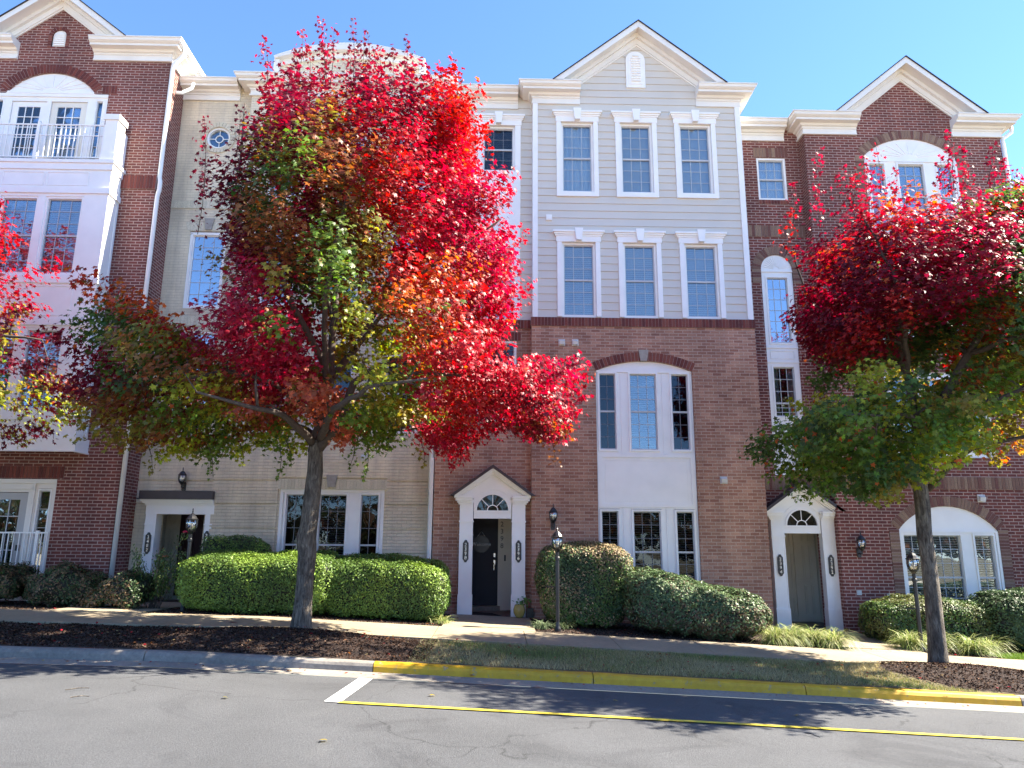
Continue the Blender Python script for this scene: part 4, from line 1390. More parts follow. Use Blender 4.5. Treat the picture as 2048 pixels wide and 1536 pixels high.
# balcony doors unit
mb = MB()
upin = [(-12.44, 10.41), (-9.63, 10.41), (-9.63, 12.415)] + [(LAX + 1.048, 12.415)] + arc_pts(LAX, 1.048, 12.46, .518, 20) + [(LAX - 1.048, 12.415), (-12.44, 12.415)]
dl = [(-11.95, -11.10), (-11.00, -10.12)]
sdl = [(-12.36, -12.13), (-9.93, -9.72)]
flat_wall(mb, upin, [rect(a, b_, 10.45, 12.22) for a, b_ in dl] + [rect(a, b_, 10.6, 12.28) for a, b_ in sdl], YL + .04, .07)
mb.box(-12.44, -9.63, YL + .01, YL + .042, 12.33, 12.41)
mb.box(LAX - 1.08, LAX + 1.08, YL + .0, YL + .042, 12.41, 12.47)
for k in range(1, 10):
    a = math.pi * k / 10
    x1_, z1_ = LAX + .95 * math.cos(a), 12.50 + .42 * math.sin(a)
    x0_, z0_ = LAX + .22 * math.cos(a), 12.50 + .10 * math.sin(a)
    dx, dz = x1_ - x0_, z1_ - z0_; Lk = math.hypot(dx, dz); px, pz = -dz / Lk * .012, dx / Lk * .012
    mb.prism([(x0_ + px, z0_ + pz), (x0_ - px, z0_ - pz), (x1_ - px, z1_ - pz), (x1_ + px, z1_ + pz)], YL + .025, YL + .042)
mb.build('door_surround', MT['white'], Lh)
for i, (a, b_) in enumerate(dl):
    dd = MB()
    dd.box(a + .01, a + .16, YL + .07, YL + .11, 10.46, 12.21); dd.box(b_ - .16, b_ - .01, YL + .07, YL + .11, 10.46, 12.21)
    dd.box(a + .16, b_ - .16, YL + .07, YL + .11, 12.08, 12.21); dd.box(a + .16, b_ - .16, YL + .07, YL + .11, 10.46, 10.70)
    o = dd.build('balcony_door', MT['white' if i == 0 else 'panel'], Lh)
    k = MB()
    for q in (1, 2): k.box(a + .16 + (b_ - a - .32) * q / 3 - .01, a + .16 + (b_ - a - .32) * q / 3 + .01, YL + .068, YL + .078, 10.70, 12.08)
    for q in range(1, 5): k.box(a + .16, b_ - .16, YL + .067, YL + .077, 10.70 + 1.38 * q / 5 - .01, 10.70 + 1.38 * q / 5 + .01)
    k.build('grille', MT['white'], o)
    k = MB(); k.box(a + .16, b_ - .16, YL + .085, YL + .09, 10.70, 12.08); k.build('pane', MT['glass'], o)
    k = MB()
    for j in range(12):
        xa = a + .16 + (b_ - a - .32) * j / 12; xb = a + .16 + (b_ - a - .32) * (j + 1) / 12
        k.quad((xa, YL + .2 + .03 * (j % 2), 10.6), (xb, YL + .2 + .03 * ((j + 1) % 2), 10.6), (xb, YL + .2 + .03 * ((j + 1) % 2), 12.1), (xa, YL + .2 + .03 * (j % 2), 12.1))
    k.build('curtain', MT['curtain'], o)
for a, b_ in sdl:
    window(Lh, a + .03, b_ - .03, 10.64, 12.24, YL, 1, 4, False, fr=.03, blind=None, glass='glass', trimY=YL + .03)
# the bay
YBY = 15.87
BX0, BX1 = -13.0, -9.02
mb = MB()
bw = [(-12.40, -11.62), (-11.40, -10.62), (-10.38, -9.62)]
bw = [(-12.42, -11.66), (-11.40, -10.64), (-10.38, -9.62)]
hb_ = []
for a, b_ in bw:
    hb_.append(rect(a - .05, b_ + .05, 7.60 - .05, 9.40 + .05)); hb_.append(rect(a - .05, b_ + .05, 4.50 - .05, 6.25 + .05))
flat_wall(mb, rect(BX0, BX1, 3.65, 10.33), hb_, YBY, .10)
mb.quad((BX1, YBY, 3.65), (BX1, YL, 3.65), (BX1, YL, 10.33), (BX1, YBY, 10.33))
mb.quad((BX0, YL, 3.65), (BX0, YBY, 3.65), (BX0, YBY, 10.33), (BX0, YL, 10.33))
mb.quad((BX0, YL, 3.65), (BX1, YL, 3.65), (BX1, YBY, 3.65), (BX0, YBY, 3.65))
def band(z0, z1, p):
    mb.box(BX0 - p, BX1 + p, YBY - p, YL - .002, z0, z1)
for z0_, z1_, p in ((10.28, 10.36, .06), (10.12, 10.28, .03), (9.52, 9.66, .035), (7.34, 7.50, .035), (6.36, 6.50, .035), (4.25, 4.42, .03), (3.60, 3.88, .05), (3.56, 3.60, .07)):
    mb.box(BX0 - p, BX1 + p, YBY - p, YBY + .004, z0_, z1_)
    mb.box(BX1 - .004, BX1 + p, YBY + .004, YL - .002, z0_, z1_)
def frame_panel(x0, x1, z0, z1):
    w_ = .018
    mb.box(x0, x1, YBY - .012, YBY + .002, z0, z0 + w_); mb.box(x0, x1, YBY - .012, YBY + .002, z1 - w_, z1)
    mb.box(x0, x0 + w_, YBY - .012, YBY + .002, z0 + w_, z1 - w_); mb.box(x1 - w_, x1, YBY - .012, YBY + .002, z0 + w_, z1 - w_)
for a, b_ in bw:
    frame_panel(a - .1, b_ + .1, 9.72, 10.06); frame_panel(a - .1, b_ + .1, 6.58, 7.28)
    frame_panel(a - .1, b_ + .1, 3.94, 4.2)
for z0_, z1_ in ((9.72, 10.06), (7.6, 9.42), (6.58, 7.28), (4.5, 6.28), (3.94, 4.2)):
    w_ = .018
    ya, yb = YBY + .07, YL - .07
    mb.box(BX1 - .002, BX1 + .012, ya, yb, z0_, z0_ + w_); mb.box(BX1 - .002, BX1 + .012, ya, yb, z1_ - w_, z1_)
    mb.box(BX1 - .002, BX1 + .012, ya, ya + w_, z0_ + w_, z1_ - w_); mb.box(BX1 - .002, BX1 + .012, yb - w_, yb, z0_ + w_, z1_ - w_)
mb.build('bay', MT['white'], Lh)
mb = MB(); mb.box(BX0 - .03, BX1 + .03, YBY - .03, YL - .003, 10.362, 10.38); mb.build('balcony_floor', MT['gutter'], Lh)
for a, b_ in bw:
    window(Lh, a, b_, 7.60, 9.40, YBY, 3, 3, True, blind='half', glass='glass')
    window(Lh, a, b_, 4.50, 6.25, YBY, 3, 3, True, blind='half', glass='glass')
# balcony pier and railing
mb = MB()
mb.box(BX1 - .30, BX1 - .0, YBY - .0, YBY + .33, 10.381, 11.42); mb.box(BX1 - .335, BX1 + .035, YBY - .035, YBY + .365, 11.42, 11.56)
mb.box(BX1 - .32, BX1 + .02, YBY - .02, YBY + .35, 10.381, 10.55)
mb.box(BX1 - .14, BX1, YBY + .33, YL - .003, 10.381, 11.26)
mb.build('balcony_pier', MT['white'], Lh)
mb = MB()
xr0, xr1 = BX0, BX1 - .30
mb.box(xr0, xr1, YBY + .06, YBY + .09, 11.30, 11.33)
mb.box(xr0, xr1, YBY + .06, YBY + .09, 10.46, 10.49)
mb.box(xr0, xr1 - .0, YBY + .065, YBY + .085, 11.03, 11.05)
x = xr1 - .05
while x > xr0:
    mb.box(x - .009, x + .009, YBY + .066, YBY + .084, 10.49, 11.30); x -= .112
mb.box(-10.92, -10.86, YBY + .045, YBY + .105, 10.385, 11.40)
mb.build('balcony_railing', MT['white'], Lh)
# ground-floor french door
mb = MB()
fl = (-11.15, -10.15); sl = (-9.92, -9.68)
flat_wall(mb, rect(-12.29, -9.56, .36, 3.02), [rect(fl[0], fl[1], .5, 2.74), rect(sl[0] - .03, sl[1] + .03, .75, 2.82)], YL + .04, .07)
mb.box(-12.29, -9.56, YL + .0, YL + .042, 2.93, 3.02); mb.box(-12.29, -10.05, YL + .01, YL + .042, 2.80, 2.86)
mb.box(-10.06, -10.01, YL + .01, YL + .042, .4, 2.93)
mb.build('door_surround', MT['cornice'], Lh)
dd = MB(); a, b_ = fl
dd.box(a + .01, a + .17, YL + .07, YL + .11, .51, 2.73); dd.box(b_ - .17, b_ - .01, YL + .07, YL + .11, .51, 2.73)
dd.box(a + .17, b_ - .17, YL + .07, YL + .11, 2.58, 2.73); dd.box(a + .17, b_ - .17, YL + .07, YL + .11, .51, .80)
o = dd.build('glazed_door', MT['grey_door'], Lh)
k = MB()
for q in (1, 2): k.box(a + .17 + (b_ - a - .34) * q / 3 - .01, a + .17 + (b_ - a - .34) * q / 3 + .01, YL + .068, YL + .078, .80, 2.58)
for q in range(1, 5): k.box(a + .17, b_ - .17, YL + .067, YL + .077, .80 + 1.78 * q / 5 - .01, .80 + 1.78 * q / 5 + .01)
k.build('grille', MT['muntin'], o)
k = MB(); k.box(a + .17, b_ - .17, YL + .085, YL + .09, .80, 2.58); k.build('pane', MT['glass'], o)
k = MB(); k.box(b_ - .12, b_ - .05, YL + .045, YL + .07, 1.5, 1.62); k.build('door_lock', MT['black'], o)
window(Lh, sl[0], sl[1], .79, 2.78, YL, 1, 5, False, fr=.03, blind=None, glass='glass', trimY=YL + .03)
mb = MB()
ya = YL - .22
mb.box(-12.4, -9.46, ya, ya + .03, 1.86, 1.89); mb.box(-12.4, -9.46, ya, ya + .03, .72, .75)
x = -9.48
while x > -12.4:
    mb.box(x - .009, x + .009, ya + .006, ya + .024, .75, 1.86); x -= .115
mb.box(-9.72, -9.66, ya - .01, ya + .05, .5, 1.92)
mb.build('railing', MT['white'], Lh)
vent_hood(Lh, -8.87, 4.12, YL, .17)
mb = MB()
mb.tube([(XLR + .33, YL - .02, ZL - .10), (XLR + .33, YL - .02, ZL - .25), (XLR + .08, YL + .02, ZL - .5), (XLR + .055, YL + .04, ZL - .65), (XLR + .055, YL + .04, 10.25), (XLR + .095, YL + .02, 10.1), (XLR + .095, YL + .02, 9.9), (XLR + .055, YL + .04, 9.75), (XLR + .055, YL + .04, .3)], .052, 8)
mb.tube([(XLR + .40, YBR - .4, 13.1), (XLR + .38, YBR - .42, 12.95), (XLR + .18, YBR - .5, 12.75), (XLR + .06, YBR - .6, 12.7)], .045, 8)
mb.build('downspout', MT['white'], Lh, smooth=True)

# ---------- D: dark red brick on the right
D = empty('townhouse', (9.2, YD, gz(9.2, YD)), 'red brick townhouse with tan brick arches and gable at the right end', 'townhouse', 'townhouses in the row')
XD0, XD1, XD2 = 5.92, 7.62, 12.62
ZD = 12.30
DGX, DGH = 10.22, 1.88
w4 = (6.55, 7.19, 10.27, 11.33)
tw = (6.42, 7.20)
AZ = 8.36
RX, RZ0 = 6.90, -0.06
mb = MB()
hD = [rect(w4[0] - .05, w4[1] + .05, w4[2] - .05, w4[3] + .05), arch_poly(tw[0], tw[1], 3.32, AZ, .39), rect(RX - .43, RX + .43, -.9, RZ0 + 2.62)]
flat_wall(mb, rect(XD0, XD1, -1.3, ZD), hD, YDR, .13)
mb.quad((XD1, YDR, -1.3), (XD1, YD, -1.3), (XD1, YD, ZD), (XD1, YDR, ZD))
big = arch_poly(9.08, 11.42, 9.20, 11.28, .50)
mid = rect(9.0, 11.42, 3.72, 5.72); mid2 = rect(9.0, 11.42, 6.5, 8.5)
gfw = arch_poly(8.98, 11.22, .25, 2.10, .52)
outer = [(XD1, -1.3), (XD2, -1.3), (XD2, ZD - .01), (DGX + DGH - .2, ZD - .01), (DGX, ZD + 1.58 - .3), (DGX - DGH + .2, ZD - .01), (XD1, ZD - .01)]
flat_wall(mb, outer, [big, mid, mid2, gfw], YD, .13)
mb.build('brick_wall', MT['brick_dark'], D)
soldier(D, w4[0] - .12, w4[1] + .12, w4[3] + .06, w4[3] + .33, YDR, PAL_TAN, .012)
soldier(D, w4[0] - .06, w4[1] + .06, w4[2] - .17, w4[2] - .055, YDR, PAL_RED, .02)
soldier(D, XD0 + .02, XD1 - .02, 9.22, 9.52, YDR, PAL_TAN, .02)
soldier(D, XD0 + .02, XD1 - .02, 2.98, 3.26, YDR, PAL_TAN, .02)
soldier(D, XD1 - .02, XD2, 3.00, 3.28, YD, PAL_TAN, .02)
voussoirs(D, sum(tw) / 2, (tw[1] - tw[0]) / 2, AZ, .39, .22, YDR, PAL_TAN, legs=.35)
voussoirs(D, 10.25, 1.17, 11.28, .50, .22, YD, PAL_TAN, legs=1.6)
voussoirs(D, 10.10, 1.12, 2.10, .52, .22, YD, PAL_TAN, legs=1.9)
window(D, w4[0], w4[1], w4[2], w4[3], YDR, 3, 2, True, blind='shade', glass='glass')
# tall arched unit
mb = MB()
xa, xb = tw[0] + .10, tw[1] - .10
flat_wall(mb, arch_poly(tw[0] + .002, tw[1] - .002, 3.325, AZ, .388), [rect(xa, xb, 6.46, 8.20), rect(xa, xb, 4.66, 5.94)], YDR + .03, .06)
mb.box(tw[0] + .005, tw[1] - .005, YDR + .0, YDR + .032, AZ - .06, AZ - .02)
for k in range(1, 16):
    a = math.pi * k / 16; cx_ = sum(tw) / 2; ca, sa = math.cos(a), math.sin(a)
    mb.prism([(cx_ + .07 * ca - .006 * sa, AZ + .02 + .07 * sa + .006 * ca), (cx_ + .07 * ca + .006 * sa, AZ + .02 + .07 * sa - .006 * ca), (cx_ + .32 * ca + .012 * sa, AZ + .02 + .32 * sa - .012 * ca), (cx_ + .32 * ca - .012 * sa, AZ + .02 + .32 * sa + .012 * ca)], YDR + .015, YDR + .032)
for z in (6.38, 6.02):
    mb.box(tw[0] + .005, tw[1] - .005, YDR + .008, YDR + .032, z - .02, z + .02)
for (z0_, z1_) in ((6.10, 6.30), (3.45, 4.50)):
    mb.box(xa, xb, YDR + .018, YDR + .032, z0_, z0_ + .015); mb.box(xa, xb, YDR + .018, YDR + .032, z1_ - .015, z1_)
    mb.box(xa, xa + .015, YDR + .018, YDR + .032, z0_ + .015, z1_ - .015); mb.box(xb - .015, xb, YDR + .018, YDR + .032, z0_ + .015, z1_ - .015)
mb.build('window_surround', MT['white'], D)
window(D, xa + .04, xb - .04, 6.50, 8.16, YDR, 3, 6, False, fr=.04, blind='shade', glass='glass_sky', trimY=YDR + .015)
window(D, xa + .04, xb - .04, 4.70, 5.90, YDR, 3, 3, True, fr=.04, blind='curtain', glass='glass', trimY=YDR + .015, split=.27)
# big upper arched unit
def triple(x0, x1, z0, zs, rise, gl_, gz0, gz1, Y, sun_=True, sash=True, rows=3, glass='glass', blind='half', split=.5):
    m2 = MB()
    outl = arch_poly(x0 + .002, x1 - .002, z0 + .002, zs, rise - .002) if rise else rect(x0 + .002, x1 - .002, z0 + .002, zs)
    flat_wall(m2, outl, [rect(a - .04, b2 + .04, gz0 - .04, gz1 + .04) for a, b2 in gl_], Y + .03, .06)
    if rise:
        m2.box(x0 + .005, x1 - .005, Y + .005, Y + .032, gz1 + .06, gz1 + .10)
    if sun_:
        cx_ = (x0 + x1) / 2
        for k in range(1, 10):
            a = math.pi * k / 10
            x1_, z1_ = cx_ + (x1 - x0) * .40 * math.cos(a), zs - .02 + rise * .82 * math.sin(a)
            x0_, z0_ = cx_ + (x1 - x0) * .10 * math.cos(a), zs - .02 + rise * .22 * math.sin(a)
            dx, dz = x1_ - x0_, z1_ - z0_; Lk = math.hypot(dx, dz); px, pz = -dz / Lk * .012, dx / Lk * .012
            m2.prism([(x0_ + px, z0_ + pz), (x0_ - px, z0_ - pz), (x1_ - px, z1_ - pz), (x1_ + px, z1_ + pz)], Y + .018, Y + .032)
    m2.box(x0 + .003, x0 + .06, Y + .0, Y + .0305, z0 + .01, min(zs, gz1 + .06)); m2.box(x1 - .06, x1 - .003, Y + .0, Y + .0305, z0 + .01, min(zs, gz1 + .06))
    m2.build('window_surround', MT['white'], D)
    for i, (a, b2) in enumerate(gl_):
        window(D, a, b2, gz0, gz1, Y, 3 if i == 1 else 2, rows, sash, fr=.04, blind=blind, glass=glass, trimY=Y + .005, split=split)
triple(9.08, 11.42, 9.20, 11.28, .50, [(9.20, 9.58), (9.93, 10.57), (10.92, 11.30)], 9.35, 11.08, YD)
triple(9.0, 11.42, 6.5, 8.5, 0, [(9.15, 9.55), (9.88, 10.55), (10.88, 11.28)], 6.7, 8.35, YD, sun_=False)
triple(9.0, 11.42, 3.72, 5.72, 0, [(9.15, 9.65), (9.90, 10.52), (10.78, 11.28)], 3.9, 5.55, YD, sun_=False, blind='curtain')
triple(8.98, 11.22, .25, 2.10, .52, [(9.08, 9.50), (9.72, 10.36), (10.68, 11.10)], .40, 1.98, YD, sun_=False, blind='blind', glass='glass', split=.42)
portico(D, RX, RZ0, YDR, num=('2394', '2392'))
porch_room(D, RX - .9, RX + .95, RZ0, RZ0 + 2.9, YDR + .14, YDR + 1.5)
yd = YDR + 1.5
mb = MB()
panelled(mb, RX - .75, RX + .43, RZ0 + .1, RZ0 + 2.3, yd, [(.05, .22), (.30, .70), (.76, .95)], 1, .1, .045)
mb.box(RX - .9, RX + .43, yd - .03, yd - .001, RZ0, RZ0 + .12)
mb.box(RX + .40, RX + .50, yd - .05, yd - .001, RZ0, RZ0 + 2.6)
mb.build('panel_wall', MT['panel'], D)
d = door_leaf(D, RX + .5, RX + .93, RZ0 + .05, RZ0 + 2.3, yd - .03, 'panel')
mb = MB(); mb.box(RX - .85, RX + .9, YDR + .3, yd - .04, RZ0 + .001, RZ0 + .015); mb.build('porch_mat', MT['bronze'], D)
wall_lantern(D, 8.03, 1.62, YD, .86)
vent_hood(D, 10.93, 2.80, YD, .17)
mb = MB(); mb.box(7.90, 8.0, YD - .03, YD, .68, .78); mb.box(8.56, 8.62, YD - .05, YD, .6, .72); mb.build('outlet_box', MT['plate'], D)
mb = MB(); mb.box(7.98, 8.08, YD - .07, YD - .0, .10, .28); mb.tube([(8.03, YD - .04, .10), (8.03, YD - .04, -.22)], .013, 6)
mb.build('utility_box', MT['plate'], D)
cornice(D, XD1 + .0, 8.95, YD, ZD, .46, .38, endL=.35)
cornice(D, 11.38, XD2, YD, ZD, .46, .38, endR=5.0)
cornice(D, XD0 + .02, XD1 - .38, YDR, ZD, .46, .38)
gable(D, DGX, ZD + 1.55, DGH, ZD - .01, YD, .40)
shell(D, XD0 + .03, XD2, YDR + .05, ZD - .01, 'brick_dark', sideL=False, yb=26).build('dark_room_backing', MT['room'], D)
mb = MB(); mb.tube([(XD2 + .28, YD - .05, ZD - .15), (XD2 + .28, YD - .05, ZD - .32), (XD2 + .06, YD - .0, ZD - .48), (XD2 + .06, YD, ZD - .7), (XD2 + .06, YD, .0)], .045, 8)
mb.build('downspout', MT['white'], D, smooth=True)
# ------------------------------------------------------------------ foliage
def leaf_cloud(name, cen, nrm, size, cols, mat, parent, kind='maple', seed=0, roll=None):
    """one small leaf-shaped fan per centre"""
    n = len(cen)
    rng = np.random.default_rng(seed)
    if kind == 'maple':
        ang = np.radians([270, 305, 335, 5, 30, 60, 90, 120, 150, 175, 205, 235])
        rad = np.array([.25, .42, .80, .50, 1.0, .52, 1.12, .52, 1.0, .50, .80, .42])
        T = np.stack([rad * np.cos(ang), rad * np.sin(ang), -0.16 * rad ** 2], 1)
        T = np.vstack([[0, 0, 0.06], T])
    elif kind == 'oval':
        T = np.array([[0, -1, 0], [.5, -.1, .12], [0, 1, -.1], [-.5, -.1, .12]])
    k = len(T)
    nrm = nrm / (np.linalg.norm(nrm, axis=1, keepdims=True) + 1e-9)
    up = np.tile([0, 0, 1.0], (n, 1)) + rng.normal(0, .35, (n, 3))
    if roll is not None: up = roll
    # leaf tip points away from 'up' (leaves hang)
    v = -(up - nrm * np.sum(up * nrm, 1, keepdims=True))
    v /= (np.linalg.norm(v, axis=1, keepdims=True) + 1e-9)
    u = np.cross(v, nrm)
    s = size[:, None, None]
    V = cen[:, None, :] + s * (T[None, :, 0:1] * u[:, None, :] + T[None, :, 1:2] * v[:, None, :] + T[None, :, 2:3] * nrm[:, None, :])
    V = V.reshape(-1, 3)
    if kind == 'maple':
        m_ = k - 1
        tri = np.array([[0, 1 + i, 1 + (i + 1) % m_] for i in range(m_)])
    else:
        tri = np.array([[0, 1, 3], [1, 2, 3]])
    Fa = (tri[None] + (np.arange(n) * k)[:, None, None]).reshape(-1, 3)
    me = bpy.data.meshes.new(name)
    org = V.mean(0)
    me.vertices.add(len(V)); me.vertices.foreach_set('co', (V - org).astype(np.float32).ravel())
    me.loops.add(len(Fa) * 3); me.loops.foreach_set('vertex_index', Fa.astype(np.int32).ravel())
    me.polygons.add(len(Fa)); me.polygons.foreach_set('loop_start', (np.arange(len(Fa)) * 3).astype(np.int32))
    me.update(calc_edges=True)
    ca = me.color_attributes.new('col', 'FLOAT_COLOR', 'POINT')
    c = np.ones((n, k, 4), dtype=np.float32); c[:, :, :3] = cols[:, None, :]
    ca.data.foreach_set('color', c.ravel())
    me.materials.append(MT[mat])
    o = bpy.data.objects.new(name, me); COL.objects.link(o)
    o.parent = parent
    o.location = Vector(org) - world_loc(parent)
    return o

def inside(poly, x, z):
    """vectorised point in polygon + distance to its edge"""
    px = np.array([p[0] for p in poly]); pz = np.array([p[1] for p in poly])
    qx = np.roll(px, -1); qz = np.roll(pz, -1)
    ins = np.zeros(len(x), bool); dist = np.full(len(x), 1e9)
    for a, b_, c, d in zip(px, pz, qx, qz):
        cond = ((b_ > z) != (d > z)) & (x < (c - a) * (z - b_) / (d - b_ + 1e-12) + a)
        ins ^= cond
        L2 = (c - a) ** 2 + (d - b_) ** 2 + 1e-12
        t = np.clip(((x - a) * (c - a) + (z - b_) * (d - b_)) / L2, 0, 1)
        dist = np.minimum(dist, np.hypot(x - (a + t * (c - a)), z - (b_ + t * (d - b_))))
    return ins, dist

PALT = {'red': (0.36, 0.011, 0.024), 'crim': (0.31, 0.009, 0.034), 'mar': (0.15, 0.010, 0.024), 'dmar': (0.10, 0.012, 0.022), 'ored': (0.38, 0.027, 0.026),
        'orange': (0.52, 0.12, 0.035), 'brown': (0.22, 0.085, 0.03), 'olive': (0.22, 0.19, 0.035), 'green': (0.115, 0.185, 0.028), 'dgreen': (0.060, 0.11, 0.027),
        'ygreen': (0.30, 0.33, 0.035), 'yellow': (0.42, 0.32, 0.04), 'pink': (0.42, 0.12, 0.07)}

def bark_tube(mb, pts, rad, seg=10):
    mb.tube(pts, rad, seg)

def make_tree(label, tx, ty, outline, anchors, limbs, trunk, spikes, nclus, nleaf, seed, sub=None, depth=3.0, leafsize=0.055, density=None, yoff=0.0, holes=()):
    rng = np.random.default_rng(seed)
    rr_ = random.Random(seed)
    root = empty('maple_tree', (tx, ty, gz(tx, ty) + .08), label, 'tree', 'maple trees along the street')
    poly = [P(x_, y_, ty) for x_, y_ in outline]
    A = [(P(x_, y_, ty), PALT[c]) for x_, y_, c in anchors]
    xs = [p[0] for p in poly]; zs_ = [p[1] for p in poly]
    # cluster centres through the crown's volume, thicker towards its skin
    zc_ = (min(zs_) + max(zs_)) / 2 - .8
    C_ = []
    tries = 0
    mind = density or 0.33
    while len(C_) < nclus and tries < 200:
        tries += 1
        m_ = 600
        x_ = rng.uniform(min(xs), max(xs), m_); z_ = rng.uniform(min(zs_), max(zs_), m_)
        ins, d = inside(poly, x_, z_)
        hd = np.sqrt(np.maximum(0, 2 * depth * np.minimum(d, depth) - np.minimum(d, depth) ** 2)) * 0.95
        w = rng.uniform(-1, 1, m_)
        sk = np.abs(w)
        ok = ins & (d > 0.29) & (rng.uniform(0, 1, m_) < (0.25 + 0.75 * np.maximum(sk ** 1.5, np.exp(-d / .5))))
        for hx_, hy_, hr_ in holes:
            HX, HZ = P(hx_, hy_, ty)
            ok &= ~((np.hypot(x_ - HX, z_ - HZ) < (hr_ + 26) / 121) & (rng.uniform(0, 1, m_) < .93))
        for i in np.nonzero(ok)[0]:
            dyy = w[i] * hd[i]
            kk = 1 - .30 * (dyy / depth) ** 2
            p = np.array([tx + (x_[i] - tx) * kk, ty + yoff * min(1, d[i]) + dyy, zc_ + (z_[i] - zc_) * kk])
            if len(C_) and np.min(np.sum((np.array([c[0] for c in C_]) - p) ** 2, 1)) < mind ** 2 * (0.55 if d[i] < .5 else 1):
                continue
            C_.append((p, d[i], w[i]))
            if len(C_) >= nclus: break
    # limbs
    tb = MB()
    zb = gz(tx, ty) - 0.05
    tp = [(x_, ty + yy, z_) if z_ is not None else (x_, ty + yy, zb) for x_, yy, z_, r_ in trunk]
    # flare at the foot
    n_ = 10
    ring_pts = []
    segs = 14
    tb.tube(tp, [t[3] * .73 for t in trunk], segs)
    o = tb.build('trunk', MT['bark'], root, smooth=True)
    me = o.data
    for v in me.vertices:
        w_ = v.co
        ang = math.atan2(w_.y, w_.x)
        h = w_.z
        k = 0.018 * math.sin(5 * ang + h * 1.3) + 0.012 * math.sin(9 * ang - h * 2.1) + (0.05 * math.sin(4 * ang + 1) if h < .18 else 0) + 0.02 * math.sin(h * 6 + ang * 2)
        w_.x *= 1 + k * 1.6; w_.y *= 1 + k * 1.6
    lb = MB()
    nodes = []
    for pts in limbs:
        q = []
        for (x_, y_, dy, r_) in pts:
            X, Z = P(x_, y_, ty)
            q.append((np.array([X, ty + dy, Z]), r_))
        # resample with a little crook
        P3 = []; R3 = []
        for (a, ra), (b_, rb) in zip(q[:-1], q[1:]):
            n3 = max(2, int(np.linalg.norm(b_ - a) / .25))
            for i in range(n3):
                t = i / n3
                P3.append(a * (1 - t) + b_ * t + rng.normal(0, .014, 3) * (0 if not P3 else 1)); R3.append((ra * (1 - t) + rb * t) * .78)
        P3.append(q[-1][0]); R3.append(q[-1][1] * .78)
        lb.tube([tuple(p) for p in P3], R3, 8)
        nodes += [(p, r_) for p, r_ in zip(P3, R3)]
    # twigs from nearest limb point to each cluster
    NP = np.array([p for p, r_ in nodes])
    tw_ = lb
    order = sorted(range(len(C_)), key=lambda i: np.min(np.sum((NP - C_[i][0]) ** 2, 1)))
    NR = [r_ for p, r_ in nodes]
    for i in order:
        c = C_[i][0]
        dd = np.sum((NP - c) ** 2, 1) + np.maximum(0, NP[:, 2] - c[2]) * 1.5
        j = int(np.argmin(dd))
        a = NP[j]; ra = min(NR[j] * .7, .026)
        L = np.linalg.norm(c - a)
        if L < .05: continue
        mid = (a + c) / 2 + np.array([0, 0, .06 * L]) + rng.normal(0, .05 * L, 3)
        mid2 = a * .3 + c * .7 + np.array([0, 0, .04 * L]) + rng.normal(0, .04 * L, 3)
        rt = max(.004, ra * .35)
        tw_.tube([tuple(a), tuple(mid), tuple(mid2), tuple(c)], [ra, ra * .75, ra * .5, rt], 4)
        NP = np.vstack([NP, mid[None], mid2[None], c[None]]); NR += [ra * .75, ra * .55, rt]
    lo = lb.build('limb', MT['limb_bark'], root, smooth=True)
    # leaves in layered sprays round each cluster centre
    cen = []; nr = []; sz = []; col = []
    base = np.array([tx, ty, 0.0])
    apos = np.array([[a[0][0], a[0][1]] for a in A]); acol = np.array([a[1] for a in A])
    zmid = np.median([c[0][2] for c in C_])
    for p, d, w in C_:
        rad = 0.26 + 0.20 * rng.uniform()
        nl = int(nleaf * (rad / .36) ** 2 * rng.uniform(.7, 1.25))
        out = p - np.array([tx, ty, zmid - 1.0]); out[2] *= .6; out /= np.linalg.norm(out) + 1e-9
        shoot = out * .9 + np.array([0, 0, .55])
        if p[2] < zmid - 1.6: shoot = out * .9 + np.array([0, 0, -.15])
        shoot /= np.linalg.norm(shoot)
        # several twiglets per cluster
        q = rng.normal(0, 1, (nl, 3)); q /= np.linalg.norm(q, axis=1, keepdims=True); q *= (rng.uniform(0, 1, (nl, 1)) ** .5) * rad
        q[:, 2] *= .62
        t = rng.uniform(-.6, 1.0, (nl, 1)); q = q * (1 - .35 * np.maximum(t, 0)) + shoot[None] * t * rad * 1.05
        pts = p[None] + q
        cen.append(pts)
        nn = out[None] * .8 + np.array([0, 0, .85])[None] + rng.normal(0, .55, (nl, 3))
        nr.append(nn)
        sz.append(leafsize * rng.uniform(.65, 1.25, nl))
        # colour of this spray: nearest anchors in the crown, jittered
        jx, jz = p[0] + rng.normal(0, .10), p[2] + rng.normal(0, .10)
        d2 = (apos[:, 0] - jx) ** 2 + (apos[:, 1] - jz) ** 2
        k = int(np.argmin(d2 * rng.uniform(.75, 1.35, len(d2))))
        c0 = acol[k]
        k2 = int(np.argmin(d2 * rng.uniform(.5, 2.2, len(d2)))); c1 = acol[k2]
        c0 = c0 * .8 + c1 * .2
        mixl = (rng.uniform(0, 1, (nl, 1)) < .28)
        cc = np.where(mixl, c1[None], c0[None]) * np.exp(rng.normal(0, .26, (nl, 1)))
        cc = cc * np.exp(rng.normal(0, .10, (nl, 3)))
        odd = rng.uniform(0, 1, nl) < .015
        cc[odd] = np.array(PALT['orange'])
        col.append(np.clip(cc, 0.004, .75))
